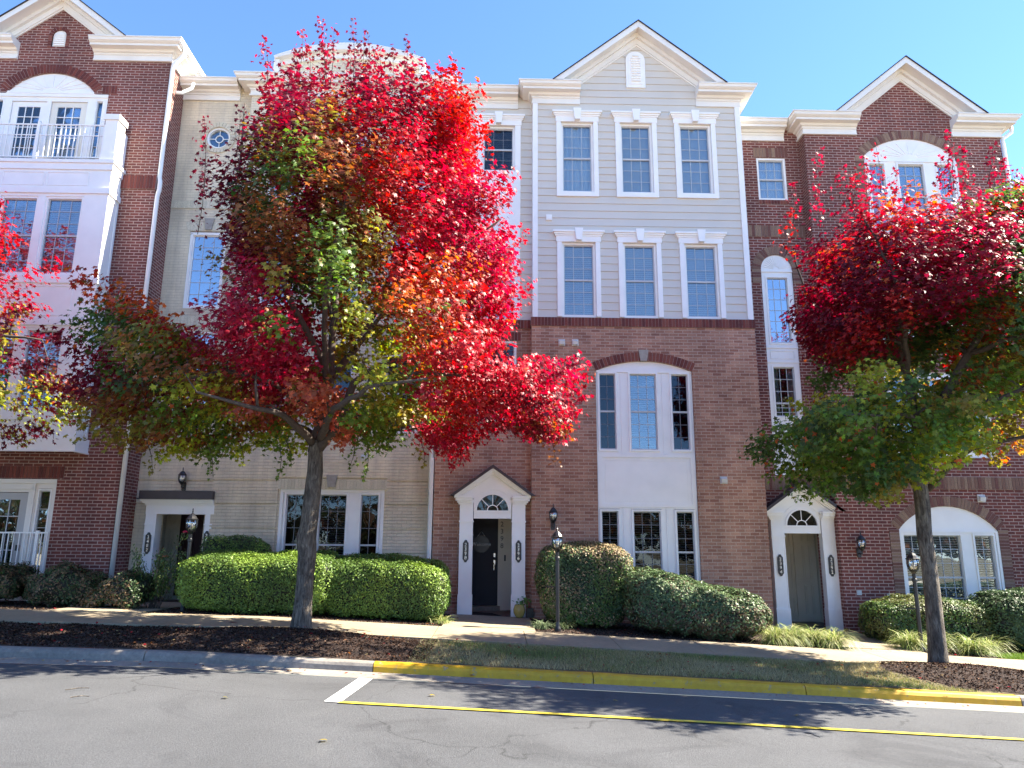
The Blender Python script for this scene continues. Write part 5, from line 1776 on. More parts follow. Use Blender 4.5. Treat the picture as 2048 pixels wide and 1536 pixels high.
    # spikes: bare-ish leading shoots standing out of the top
    for (x_, y_, yb, c) in spikes:
        X, Z = P(x_, y_, ty); Xb, Zb = P(x_ + rr_.uniform(-14, 14), yb, ty)
        dy = rr_.uniform(-.5, .5)
        a = np.array([Xb, ty + dy, Zb]); b_ = np.array([X, ty + dy, Z])
        L = np.linalg.norm(b_ - a)
        sp = MB(); sp.tube([tuple(a), tuple((a + b_) / 2 + np.array([.03, 0, 0])), tuple(b_)], [.008, .005, .003], 4)
        sp.build('shoot', MT['limb_bark'], root, smooth=True)
        nl = max(10, int(L / .017))
        t = rng.uniform(.0, 1.0, nl)
        pts = a[None] * (1 - t[:, None]) + b_[None] * t[:, None] + rng.normal(0, 1, (nl, 3)) * (.035 + .07 * (1 - t[:, None]))
        cen.append(pts); nr.append(rng.normal(0, .7, (nl, 3)) + np.array([0, -.2, .5])); sz.append(leafsize * rng.uniform(.6, 1.0, nl))
        cc = np.array(PALT[c])[None] * np.exp(rng.normal(0, .22, (nl, 1))); col.append(np.clip(cc, .004, .75))
    cen = np.vstack(cen); nr = np.vstack(nr); sz = np.concatenate(sz); col = np.vstack(col)
    if sub is not None:
        keep = sub(cen); cen, nr, sz, col = cen[keep], nr[keep], sz[keep], col[keep]
    leaf_cloud('crown', cen, nr, sz, col, 'leaf', root, 'maple', seed)
    print('tree leaves', len(cen), 'clusters', len(C_))
    return root

out_main = [(568, 215), (610, 228), (660, 232), (700, 242), (760, 248), (810, 245), (850, 232), (885, 185), (930, 160), (946, 200), (938, 245), (975, 255), (975, 300), (955, 345), (962, 400), (1000, 395), (1025, 445), (1055, 480), (1052, 530), (1015, 560), (1048, 590), (1048, 640), (1008, 680), (1060, 705), (1110, 735), (1165, 718), (1190, 780), (1150, 830), (1155, 880), (1115, 915), (1060, 890), (1000, 880), (940, 898), (890, 930), (850, 920), (820, 880), (770, 895), (735, 945), (700, 890), (640, 868), (600, 900), (562, 940), (540, 900), (500, 870), (470, 905), (438, 950), (400, 915), (340, 938), (280, 915), (232, 885), (222, 820), (198, 770), (203, 730), (255, 705), (222, 655), (240, 585), (300, 612), (335, 598), (400, 660), (455, 690), (478, 620), (482, 560), (468, 485), (462, 435), (462, 405), (488, 405), (525, 365), (545, 300), (548, 250), (556, 238)]
anc_main = [(560, 200, 'red'), (600, 150, 'crim'), (700, 200, 'red'), (760, 230, 'red'), (820, 240, 'mar'), (900, 180, 'ored'), (640, 280, 'mar'), (540, 260, 'crim'), (570, 320, 'red'), (760, 300, 'mar'), (840, 310, 'mar'), (930, 300, 'ored'), (700, 260, 'brown'), (480, 380, 'crim'), (570, 400, 'crim'), (560, 440, 'brown'), (590, 460, 'dmar'), (520, 420, 'mar'), (500, 350, 'crim'), (610, 350, 'mar'), (620, 430, 'dmar'), (690, 380, 'mar'), (750, 400, 'ored'), (820, 400, 'red'), (900, 400, 'red'), (950, 340, 'ored'), (460, 460, 'crim'), (520, 480, 'mar'), (530, 540, 'mar'), (620, 520, 'dgreen'), (670, 480, 'olive'), (740, 480, 'brown'), (800, 520, 'ored'), (760, 640, 'ygreen'), (720, 650, 'green'), (670, 680, 'olive'), (800, 700, 'green'), (850, 800, 'green'), (780, 800, 'ygreen'), (740, 600, 'olive'), (690, 540, 'green'), (860, 470, 'red'), (940, 500, 'crim'), (1020, 490, 'red'), (470, 580, 'olive'), (560, 580, 'mar'), (630, 590, 'brown'), (700, 590, 'green'), (760, 560, 'brown'), (850, 560, 'red'), (950, 600, 'crim'), (1000, 640, 'red'), (540, 640, 'crim'), (600, 665, 'crim'), (645, 645, 'crim'), (560, 740, 'crim'), (600, 770, 'crim'), (480, 650, 'green'), (500, 700, 'crim'), (320, 620, 'ored'), (360, 650, 'orange'), (410, 700, 'ored'), (270, 630, 'brown'), (300, 700, 'dgreen'), (240, 740, 'crim'), (275, 790, 'mar'), (340, 740, 'green'), (420, 750, 'olive'), (380, 790, 'dgreen'), (440, 800, 'brown'), (350, 840, 'brown'), (300, 880, 'olive'), (260, 850, 'brown'), (420, 890, 'green'), (360, 900, 'ygreen'), (500, 850, 'ygreen'), (545, 820, 'pink'), (600, 850, 'ygreen'), (560, 900, 'green'), (650, 820, 'pink'), (640, 760, 'green'), (700, 800, 'ygreen'), (740, 850, 'green'), (800, 860, 'olive'), (720, 700, 'green'), (680, 720, 'olive'), (800, 660, 'olive'), (860, 680, 'orange'), (760, 740, 'ygreen'), (820, 760, 'green'), (900, 720, 'ored'), (900, 800, 'ored'), (960, 780, 'red'), (960, 710, 'ored'), (1020, 740, 'red'), (1100, 760, 'crim'), (1150, 780, 'red'), (1060, 820, 'red'), (1000, 860, 'mar'), (1110, 880, 'brown'), (1050, 860, 'mar'), (900, 880, 'red'), (860, 880, 'crim'), (840, 900, 'green'), (780, 620, 'olive'), (820, 600, 'ored')]  # maroon anchors: partly leaf colour, partly shade of the backlit crown
spk_main = [(705, 32, 190, 'mar'), (640, 42, 180, 'crim'), (735, 58, 180, 'mar'), (668, 55, 175, 'crim'), (583, 72, 190, 'crim'), (612, 68, 185, 'crim'), (812, 55, 190, 'mar'), (545, 110, 200, 'crim'), (915, 112, 200, 'ored'), (880, 125, 190, 'red'), (770, 128, 200, 'red'), (427, 262, 400, 'crim'), (490, 235, 330, 'mar'), (410, 350, 470, 'mar'), (975, 240, 300, 'ored'), (985, 380, 450, 'crim'), (560, 150, 240, 'crim'), (625, 110, 240, 'red'), (685, 130, 250, 'crim'), (725, 120, 250, 'mar'), (790, 110, 250, 'mar'), (830, 150, 250, 'red'), (595, 130, 240, 'crim'), (648, 90, 240, 'crim'), (708, 60, 250, 'mar'), (735, 85, 250, 'mar'), (860, 160, 240, 'ored'), (902, 120, 200, 'ored'), (700, 90, 180, 'crim'), (750, 110, 180, 'crim'), (660, 105, 185, 'crim'), (850, 130, 200, 'mar'), (438, 958, 890, 'green'), (330, 950, 890, 'olive'), (735, 968, 900, 'green'), (560, 952, 890, 'green'), (905, 940, 880, 'red'), (1112, 930, 870, 'brown'), (585, 930, 880, 'green'), (250, 905, 850, 'brown'), (690, 935, 880, 'green'), (470, 930, 880, 'ygreen'), (850, 935, 880, 'olive')]
limbs_main = [
    [(628, 905, 0, .135), (640, 840, .05, .115), (655, 760, .1, .10), (660, 690, .1, .085), (668, 600, .1, .07), (672, 480, .1, .05), (690, 360, 0, .035), (700, 240, 0, .018)],
    [(636, 900, 0, .10), (690, 840, -.3, .085), (720, 775, -.5, .075), (760, 758, -.7, .06), (830, 775, -1.0, .045), (920, 790, -1.4, .03), (1050, 800, -1.6, .018)],
    [(760, 758, -.7, .05), (800, 740, -.6, .04), (850, 728, -.5, .03), (960, 700, -.5, .02)],
    [(655, 760, .1, .09), (700, 680, .5, .075), (735, 590, .9, .06), (780, 500, 1.2, .045), (850, 380, 1.2, .03), (900, 240, 1.0, .016)],
    [(735, 590, .9, .04), (800, 610, .6, .035), (850, 660, .2, .028), (880, 740, 0, .015)],
    [(700, 680, .5, .05), (800, 600, -.2, .04), (900, 540, -.8, .03), (1000, 490, -1.0, .016)],
    [(640, 840, .05, .08), (570, 780, -.5, .06), (500, 770, -1.0, .045), (400, 800, -1.4, .03), (300, 800, -1.5, .018)],
    [(640, 820, .05, .08), (590, 740, .6, .06), (520, 680, 1.1, .045), (420, 720, 1.5, .03), (320, 680, 1.6, .016)],
    [(655, 740, .1, .08), (610, 640, -.6, .06), (560, 520, -1.1, .045), (520, 400, -1.1, .03), (520, 260, -.8, .015)],
    [(665, 640, .1, .06), (620, 520, .7, .045), (590, 400, 1.1, .03), (590, 260, .9, .015)],
    [(628, 890, 0, .09), (600, 850, -1.0, .06), (560, 850, -1.7, .04), (500, 840, -2.2, .02)],
    [(640, 880, 0, .09), (700, 850, -1.3, .06), (780, 830, -2.1, .04), (880, 820, -2.3, .02)],
    [(650, 780, 0, .07), (680, 640, -1.1, .05), (740, 480, -1.9, .035), (800, 330, -1.7, .018)],
    [(640, 860, 0, .08), (680, 830, 1.2, .05), (780, 820, 2.0, .035), (900, 800, 2.2, .018)],
    [(636, 870, 0, .08), (560, 830, 1.2, .05), (460, 820, 2.0, .035), (360, 820, 2.0, .018)],
]
tx0 = -2.98
trunk_main = [(-3.0, 0, None, .27), (-3.0, 0, .45, .215), (-2.99, 0, .7, .19), (-2.98, 0, 1.1, .18), (-2.97, .0, 1.5, .19), (-3.0, 0, 1.75, .215), (-2.97, 0, 1.95, .19), (-2.95, 0, 2.4, .175), (-2.93, 0, 2.8, .17), (-2.94, 0, 3.1, .16), (-2.93, 0, 3.3, .14)]
T1 = make_tree('large scarlet and green maple standing in front of the cream townhouse', -2.99, 12.0, out_main, anc_main, limbs_main, trunk_main, spk_main, 740, 128, 11, depth=3.4, yoff=-.35, leafsize=.052, holes=[(835, 575, 44), (715, 565, 34), (765, 722, 52), (690, 650, 20), (600, 820, 14), (830, 745, 26), (700, 755, 34), (470, 905, 25), (575, 905, 15), (640, 640, 14), (990, 700, 18)])

out_r = [(1600, 455), (1608, 425), (1625, 420), (1655, 462), (1700, 455), (1740, 440), (1790, 462), (1850, 465), (1890, 440), (1935, 420), (1990, 410), (2040, 400), (2090, 390), (2140, 440), (2170, 520), (2175, 650), (2150, 760), (2120, 850), (2080, 925), (2050, 960), (1990, 958), (1940, 995), (1900, 940), (1840, 935), (1790, 985), (1740, 1015), (1690, 1008), (1640, 985), (1615, 940), (1555, 945), (1535, 905), (1518, 860), (1545, 815), (1600, 820), (1645, 775), (1655, 720), (1632, 700), (1620, 640), (1614, 600), (1622, 560), (1600, 505), (1606, 460)]
anc_r = [(1600, 400, 'crim'), (1640, 420, 'mar'), (1640, 500, 'mar'), (1700, 420, 'ored'), (1755, 380, 'red'), (1750, 450, 'orange'), (1800, 400, 'ored'), (1810, 490, 'ored'), (1870, 370, 'crim'), (1860, 440, 'olive'), (1700, 520, 'red'), (1650, 570, 'mar'), (1720, 580, 'mar'), (1780, 560, 'crim'), (1840, 530, 'red'), (1640, 640, 'mar'), (1720, 650, 'mar'), (1780, 640, 'crim'), (1900, 500, 'dgreen'), (1950, 420, 'red'), (2000, 380, 'crim'), (2030, 450, 'crim'), (1980, 500, 'mar'), (2040, 540, 'mar'), (1900, 600, 'dgreen'), (1850, 640, 'dgreen'), (1960, 600, 'brown'), (2020, 600, 'orange'), (2030, 640, 'ored'), (1990, 680, 'dgreen'), (2040, 720, 'green'), (1900, 700, 'olive'), (1840, 740, 'dgreen'), (1760, 730, 'dgreen'), (1700, 760, 'green'), (1680, 730, 'ored'), (1660, 800, 'ygreen'), (1720, 820, 'dgreen'), (1600, 850, 'green'), (1560, 880, 'dgreen'), (1640, 900, 'green'), (1640, 960, 'green'), (1700, 960, 'dgreen'), (1740, 900, 'green'), (1800, 850, 'green'), (1770, 840, 'olive'), (1850, 830, 'green'), (1800, 920, 'ygreen'), (1780, 970, 'olive'), (1860, 900, 'yellow'), (1900, 880, 'ygreen'), (1930, 940, 'ygreen'), (1900, 800, 'green'), (1960, 760, 'brown'), (1980, 840, 'green'), (2040, 850, 'olive'), (2040, 900, 'orange'), (2010, 930, 'green'), (1960, 880, 'olive'), (2100, 500, 'crim'), (2150, 650, 'green'), (2200, 800, 'green'), (2100, 800, 'ygreen'), (2200, 500, 'red')]  # mid-left maroon anchors: crown shade put into the leaf colour
spk_r = [(1752, 282, 400, 'crim'), (1868, 292, 400, 'crim'), (1922, 298, 390, 'crim'), (1617, 320, 420, 'crim'), (1710, 335, 420, 'red'), (1790, 340, 420, 'crim'), (1958, 308, 390, 'mar'), (2000, 318, 400, 'crim'), (1820, 365, 420, 'mar'), (1660, 360, 420, 'crim'), (2040, 335, 430, 'crim'), (1640, 380, 450, 'crim'), (1690, 370, 460, 'mar'), (1775, 375, 470, 'ored'), (1845, 380, 480, 'crim'), (1905, 345, 450, 'red'), (1940, 360, 440, 'crim'), (2020, 350, 430, 'mar'), (1860, 330, 470, 'crim'), (1725, 350, 450, 'crim'), (1735, 310, 400, 'red'), (1880, 320, 400, 'crim'), (1575, 430, 520, 'ored'), (1600, 350, 430, 'crim'), (1980, 335, 400, 'crim')]
limbs_r = [
    [(1848, 935, 0, .15), (1838, 880, 0, .12), (1835, 860, 0, .11), (1822, 760, .1, .085), (1808, 670, .1, .07), (1790, 560, .1, .045), (1760, 430, 0, .02)],
    [(1850, 890, 0, .12), (1875, 800, -.2, .10), (1905, 720, -.4, .08), (1940, 660, -.5, .06), (1990, 560, -.5, .04), (2030, 430, -.4, .018)],
    [(1855, 980, 0, .07), (1880, 935, -.3, .06), (1905, 905, -.5, .05), (1960, 890, -.9, .035), (2040, 880, -1.3, .018)],
    [(1848, 990, 0, .07), (1815, 930, .3, .06), (1795, 895, .4, .045), (1740, 860, .8, .03), (1660, 850, 1.2, .016)],
    [(1836, 870, 0, .07), (1770, 850, -.8, .05), (1690, 860, -1.5, .035), (1590, 870, -1.8, .018)],
    [(1822, 760, .1, .06), (1760, 690, -.8, .045), (1700, 600, -1.4, .03), (1650, 480, -1.2, .015)],
    [(1822, 740, .1, .06), (1740, 640, .9, .045), (1680, 540, 1.4, .03), (1640, 440, 1.2, .015)],
    [(1905, 720, -.4, .06), (1900, 600, .6, .045), (1890, 480, 1.0, .03), (1900, 390, .8, .015)],
    [(1905, 720, -.4, .06), (1980, 700, -1.2, .045), (2080, 660, -1.5, .03), (2160, 560, -1.4, .015)],
    [(1875, 800, -.2, .07), (1960, 760, .9, .05), (2080, 740, 1.5, .035), (2200, 720, 1.6, .018)],
    [(1850, 890, 0, .07), (1860, 840, -1.4, .05), (1900, 820, -2.2, .03), (1960, 800, -2.5, .015)],
    [(1850, 890, 0, .07), (1840, 820, 1.4, .05), (1800, 800, 2.2, .03), (1740, 780, 2.4, .015)],
]
trunk_r = [(6.88, 0, None, .25), (6.88, 0, .0, .20), (6.89, 0, .3, .175), (6.90, 0, .9, .165), (6.90, 0, 1.5, .155), (6.88, 0, 1.9, .16), (6.90, 0, 2.3, .15), (6.90, 0, 2.8, .15), (6.89, 0, 3.0, .145)]
T2 = make_tree('crimson-topped dark green maple in front of the red townhouse at the right', 6.88, 12.0, out_r, anc_r, limbs_r, trunk_r, spk_r, 620, 125, 23, depth=3.4, yoff=-.4, leafsize=.052, holes=[(1770, 795, 46), (1735, 755, 34), (1880, 760, 20), (1950, 880, 42), (1995, 870, 36), (1812, 722, 24), (1930, 700, 26), (1870, 860, 20), (1700, 880, 22), (2010, 780, 26), (1640, 870, 12)])

out_l = [(-20, 430), (30, 425), (42, 470), (30, 510), (10, 560), (20, 620), (70, 600), (95, 640), (60, 690), (110, 720), (160, 695), (165, 750), (140, 800), (70, 850), (20, 880), (-60, 900), (-200, 900), (-380, 950), (-560, 930), (-760, 850), (-820, 700), (-780, 500), (-700, 300), (-560, 120), (-400, 80), (-240, 130), (-120, 260)]
anc_l = [(20, 450, 'ored'), (0, 520, 'red'), (0, 600, 'mar'), (60, 620, 'mar'), (40, 660, 'mar'), (0, 680, 'mar'), (30, 740, 'mar'), (80, 730, 'ored'), (140, 720, 'ored'), (120, 770, 'pink'), (150, 760, 'brown'), (90, 830, 'brown'), (60, 780, 'ored'), (20, 780, 'yellow'), (0, 760, 'ygreen'), (40, 840, 'brown'), (100, 810, 'ored'), (0, 860, 'mar'), (-100, 700, 'olive'), (-300, 700, 'green'), (-300, 400, 'red'), (-200, 850, 'green')]
limbs_l = [
    [(-340, 900, 0, .14), (-330, 700, 0, .10), (-330, 500, 0, .07), (-330, 250, 0, .02)],
    [(-340, 860, 0, .09), (-200, 780, -.5, .07), (-60, 780, -1.0, .045), (60, 770, -1.2, .018)],
    [(-332, 740, 0, .08), (-200, 640, .5, .06), (-80, 640, .8, .04), (20, 650, .9, .018)],
    [(-330, 600, 0, .06), (-180, 500, -.6, .045), (-20, 480, -.8, .018)],
    [(-340, 840, 0, .08), (-460, 740, .5, .06), (-600, 700, 1, .02)],
]
XT = P(-340, 900, 12.0)[0]
trunk_l = [(XT, 0, None, .26), (XT, 0, .7, .2), (XT, 0, 1.6, .18), (XT, 0, 2.6, .16), (XT, 0, 3.1, .14)]
T3 = make_tree('red maple mostly beyond the left edge, its branches over the white bay', XT, 12.0, out_l, anc_l, limbs_l, trunk_l, [(35, 425, 520, 'crim')], 520, 80, 37, density=.42, depth=3.2)
# the street's next maple, beyond the right edge: its shade falls into view
T4 = copy_tree(T1)
T4.location = (21.5, 12.2, gz(21.5, 12.2) + .08)
T4.scale = (.74, .74, .74)
T4.rotation_euler.z = R(200)
T4['label'] = 'scarlet maple standing beyond the right edge, past the dark green maple'

# woods across the street: they show only as reflections
rng = np.random.default_rng(50)
wc = []; 
for i in range(420):
    a = rng.uniform(-75, 75); h = rng.uniform(2, 6.5 + 2.5 * math.sin(a * .21) + 1.5 * math.sin(a * .53))
    c = np.array([a, -46 + rng.normal(0, 2.5), max(1, h)]); k = 90
    wc.append(c + rng.normal(0, 1, (k, 3)) * np.array([1.1, 1.0, .8]))
wc = np.vstack(wc); m_ = len(wc)
cc = np.array([(.06, .08, .03), (.10, .08, .04), (.05, .05, .03), (.16, .07, .03)])[rng.choice(4, m_)]
tag(leaf_cloud('woods', wc, rng.normal(0, 1, (m_, 3)), rng.uniform(.25, .5, m_), cc, 'leaf', None, 'oval', 1), 'woods across the street, mirrored faintly in the lower window panes', 'woods', kind='stuff')
# hedges and shrubs -------------------------------------------------
def hedge(name, label, cat, x0, x1, y0, y1, ztop, seed, cols, n, leaf=.022, group=None, round_=5.0, topslope=None, lump=.05, base=None, brown=None, irregular=0.0):
    """clipped box of leaves; ztop(x,y) world height of its top"""
    rng = np.random.default_rng(seed)
    cx_, cy_ = (x0 + x1) / 2, (y0 + y1) / 2
    hx, hy = (x1 - x0) / 2, (y1 - y0) / 2
    root = empty(name, (cx_, cy_, gz(cx_, cy_)), label, cat, group)
    ph = rng.uniform(0, 6, 12)
    def surf(d):
        """unit direction -> surface point (superellipsoid)"""
        e = round_
        k = (np.abs(d[:, 0]) ** e + np.abs(d[:, 1]) ** e + np.abs(d[:, 2]) ** e) ** (-1 / e)
        q = d * k[:, None]
        X = cx_ + q[:, 0] * hx; Y = cy_ + q[:, 1] * hy
        zb = np.array([gz(a, b_) for a, b_ in zip(X, Y)]) + (0.0 if base is None else base)
        zt = ztop(X, Y)
        f = (q[:, 2] + 1) / 2
        Z = zb + (zt - zb) * f
        w = 1 + 0 * X
        l = lump * (np.sin(X * 3.1 + ph[0]) * np.sin(Z * 4 + ph[1]) + .6 * np.sin(X * 7 + Y * 5 + ph[2]) * np.sin(Z * 8 + ph[3]) + .4 * np.sin(X * 15 + ph[4]) * np.sin(Z * 13 + Y * 11 + ph[5]))
        taper = 1 - .10 * np.maximum(0, .35 - f) / .35
        out = np.stack([cx_ + (X - cx_) * taper, cy_ + (Y - cy_) * taper, Z], 1)
        nn = np.stack([np.sign(q[:, 0]) * np.abs(q[:, 0]) ** (e - 1) / hx, np.sign(q[:, 1]) * np.abs(q[:, 1]) ** (e - 1) / hy, np.sign(q[:, 2]) * np.abs(q[:, 2]) ** (e - 1) / np.maximum(.2, (zt - zb) / 2)], 1)
        nn /= np.linalg.norm(nn, axis=1, keepdims=True)
        return out + nn * l[:, None], nn, f
    # dark twiggy core
    nu, nv = 48, 24
    D = []
    for j in range(nv + 1):
        for i in range(nu):
            th = math.pi * j / nv; a = 2 * math.pi * i / nu
            D.append((math.sin(th) * math.cos(a) + 1e-6, math.sin(th) * math.sin(a) + 1e-6, math.cos(th)))
    S, nn, f = surf(np.array(D))
    S = S - nn * .055
    Fc = []
    for j in range(nv):
        for i in range(nu):
            a = j * nu + i; b_ = j * nu + (i + 1) % nu
            Fc.append((a, a + nu, b_ + nu, b_))
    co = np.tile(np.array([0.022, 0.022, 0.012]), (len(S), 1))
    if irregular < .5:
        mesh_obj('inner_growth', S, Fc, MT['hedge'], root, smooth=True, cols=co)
    m_ = n
    # sample directions evenly by area: cube-face sampling
    A = [(hx * hy, 2), (hx * .5, 1), (hy * .5, 0)]
    d = rng.normal(0, 1, (m_, 3))
    # stretch so that big faces get their share
    q = rng.uniform(-1, 1, (m_, 3)); zt0 = float(ztop(np.array([cx_]), np.array([cy_]))[0]) - gz(cx_, cy_)
    areas = np.array([hy * zt0, hx * zt0, 2 * hx * hy]); pr = areas / areas.sum()
    ax = rng.choice(3, m_, p=pr); sg = np.where(rng.uniform(0, 1, m_) < .5, -1, 1)
    sg = np.where(ax == 2, np.where(rng.uniform(0, 1, m_) < .93, 1, -1), sg)
    sg = np.where((ax == 1) & (rng.uniform(0, 1, m_) < .5), -1, sg)
    q[np.arange(m_), ax] = sg
    S, nn, f = surf(q)
    dep = np.abs(rng.normal(0, .028, m_)) if irregular == 0 else np.abs(rng.normal(0, irregular, m_))
    S = S - nn * dep[:, None] + nn * .012 + rng.normal(0, .012, (m_, 3))
    nr = nn * 1.0 + rng.normal(0, .42, (m_, 3)) + np.array([0, 0, .15])
    cc = np.array([PALH[c] for c in cols])
    # patchy colour in the growth itself
    pat = np.sin(S[:, 0] * 2.3 + ph[6]) * np.sin(S[:, 2] * 3.1 + ph[7]) + .5 * np.sin(S[:, 0] * 6 + S[:, 1] * 4 + ph[8]) + rng.normal(0, .5, m_)
    idx = np.clip(((pat + 1.5) / 3 * len(cols)).astype(int), 0, len(cols) - 1)
    C2 = cc[idx] * np.exp(rng.normal(0, .25, (m_, 1)))
    if brown is not None:
        C2 = brown(S, C2, rng)
    leaf_cloud('foliage', S, nr, leaf * rng.uniform(.6, 1.3, m_), np.clip(C2, .003, .6), 'hedge', root, 'oval', seed, roll=rng.normal(0, 1, (m_, 3)))
    return root
PALH = {'lime': (0.26, 0.36, 0.045), 'green': (0.085, 0.15, 0.03), 'mid': (0.17, 0.26, 0.04), 'dark': (0.045, 0.08, 0.028), 'holly': (0.075, 0.12, 0.05), 'hollyl': (0.12, 0.18, 0.075), 'brown': (0.16, 0.11, 0.06), 'tan': (0.27, 0.20, 0.11), 'olive': (0.12, 0.13, 0.04)}
GH = 'clipped hedges in front of the townhouses'
def zt_lin(xa, za, xb, zb, y0, slope):
    return lambda X, Y: za + (zb - za) * (X - xa) / (xb - xa) + slope * (Y - y0)
hedge('hedge', 'bright green clipped hedge behind the big maple trunk, left of its twin', 'hedge', -5.95, -3.02, 14.15, 15.5, zt_lin(-6, 1.36, -3, 1.36, 14.15, .16), 1, ['green', 'green', 'mid', 'mid'], 32000, group=GH, lump=.03, round_=6.5)
hedge('hedge', 'bright green clipped hedge with a rounded end beside the door numbered 2398', 'hedge', -3.30, -0.93, 14.3, 15.6, zt_lin(-3.3, 1.36, -.9, 1.22, 14.3, .16), 2, ['green', 'green', 'mid', 'mid'], 27000, group=GH, lump=.03, round_=6.0)
hedge('hedge', 'low dark clipped bush behind the bright hedge, beside the porch numbered 2400', 'hedge', -6.15, -4.75, 15.7, 16.6, lambda X, Y: 1.80 + 0 * X, 3, ['dark', 'green', 'mid'], 9000, group=GH)
def br3(S, C2, rng):
    t = np.clip((S[:, 2] - 1.35) / .3, 0, 1)
    pick = rng.uniform(0, 1, len(S)) < np.clip(.15 + .6 * t + .35 * np.sin(S[:, 0] * 3 + 1) * np.cos(S[:, 2] * 4), 0, .85)
    C2[pick] = np.array(PALH['tan']) * np.exp(rng.normal(0, .3, (pick.sum(), 1)))
    return C2
hedge('hedge', 'tall squared hedge with brown-tipped top behind the middle lamp post', 'hedge', .86, 2.66, 14.75, 15.9, zt_lin(.9, 1.66, 2.6, 1.70, 14.8, .05), 4, ['dark', 'holly', 'green', 'olive'], 24000, leaf=.025, group=GH, brown=br3)
def br4(S, C2, rng):
    t = np.clip((.75 - S[:, 2]) / .5, 0, 1)
    pick = rng.uniform(0, 1, len(S)) < .12 + .45 * t
    C2[pick] = np.array(PALH['brown']) * .6 * np.exp(rng.normal(0, .3, (pick.sum(), 1)))
    return C2
hedge('hedge', 'wide dark green hedge sloping down towards the right-hand porch', 'hedge', 2.45, 5.15, 13.95, 15.6, zt_lin(2.6, 1.36, 5.1, .78, 15.2, .10), 5, ['holly', 'holly', 'hollyl', 'dark'], 34000, leaf=.03, group=GH, brown=br4, lump=.07, round_=3.6)
hedge('hedge', 'low clipped hedge with pale top behind the right-hand lamp post', 'hedge', 7.50, 9.95, 14.9, 16.1, zt_lin(7.4, .62, 9.9, .64, 15, .05), 6, ['holly', 'green', 'olive', 'olive'], 20000, leaf=.025, group=GH)
hedge('hedge', 'dark green hedge at the right edge of the photo', 'hedge', 9.65, 12.6, 14.5, 16.0, zt_lin(9.6, .84, 12.5, .86, 14.8, .05), 7, ['dark', 'holly', 'holly'], 22000, leaf=.028, group=GH, round_=3.6)
# loose dark shrubs in front of the left townhouse
hedge('shrub', 'loose dark shrub below the railing of the left townhouse', 'shrub', -10.9, -9.15, 14.6, 15.7, lambda X, Y: 1.15 + .12 * np.sin(X * 5), 8, ['dark', 'brown', 'dark', 'green'], 11000, leaf=.028, group='loose shrubs by the left wall', lump=.12, irregular=.09)
hedge('shrub', 'loose dark shrub against the dark brick below the hooded vent', 'shrub', -9.2, -7.75, 14.7, 15.8, lambda X, Y: 1.18 + .12 * np.sin(X * 6 + 2), 9, ['dark', 'brown', 'dark', 'green'], 10000, leaf=.028, group='loose shrubs by the left wall', lump=.12, irregular=.09)
hedge('shrub', 'loose dark shrub beside the porch numbered 2402', 'shrub', -7.8, -6.65, 14.4, 15.3, lambda X, Y: 1.05 + .1 * np.sin(X * 6), 10, ['dark', 'brown', 'dark'], 8000, leaf=.028, group='loose shrubs by the left wall', lump=.12, irregular=.09)
hedge('shrub', 'bright green bush at the left edge beside the railing', 'shrub', -11.6, -10.75, 14.9, 15.6, lambda X, Y: 1.55 + 0 * X, 12, ['mid', 'lime', 'green'], 7000, leaf=.03, group='loose shrubs by the left wall', lump=.1)

# rose bush
def rose(x, y, label):
    rng = np.random.default_rng(77)
    root = empty('rose_bush', (x, y, gz(x, y)), label, 'rose bush')
    zb = gz(x, y)
    st = MB(); cen = []; tips = []
    for i in range(26):
        a = rng.uniform(0, 2 * math.pi); r_ = rng.uniform(.1, .62); h = rng.uniform(.5, 1.15)
        if i == 0: a, r_, h = -.1, .48, 1.45
        p0 = np.array([x + rng.normal(0, .05), y + rng.normal(0, .05), zb]); p1 = np.array([x + r_ * math.cos(a), y + .6 * r_ * math.sin(a), zb + h])
        mid = (p0 + p1) / 2 + np.array([0, 0, .12])
        st.tube([tuple(p0), tuple(mid), tuple(p1)], [.008, .006, .003], 4)
        t = rng.uniform(.25, 1, 90)[:, None]
        cen.append((1 - t) ** 2 * p0 + 2 * t * (1 - t) * mid + t ** 2 * p1 + rng.normal(0, .05, (90, 3)))
        tips.append(p1)
    st.build('stem', MT['bark'], root)
    cen = np.vstack(cen); n = len(cen)
    cols = np.where(rng.uniform(0, 1, (n, 1)) < .3, np.array([[.22, .27, .08]]), np.array([[.09, .15, .04]])) * np.exp(rng.normal(0, .25, (n, 1)))
    leaf_cloud('foliage', cen, rng.normal(0, 1, (n, 3)) + np.array([0, -.2, .6]), .028 * rng.uniform(.6, 1.3, n), np.clip(cols, 0, .6), 'hedge', root, 'oval', 5)
    for i, (tp, c) in enumerate(((tips[0], (.65, .03, .09)), (tips[3], (.55, .16, .12)), (tips[7], (.55, .2, .12)))):
        pc = []; pn = []
        for k in range(16):
            a = k * 2.4; r_ = .008 + .0035 * k
            pc.append(tp + np.array([r_ * math.cos(a), r_ * math.sin(a), .02 - .001 * k])); pn.append([math.cos(a), math.sin(a), 1.2 - .06 * k])
        leaf_cloud('rose_bloom', np.array(pc), np.array(pn), np.full(16, .026), np.tile(np.array(c), (16, 1)), 'hedge', root, 'oval', i)
rose(-6.55, 14.9, 'straggly rose bush with one pink bloom behind the left lamp post')

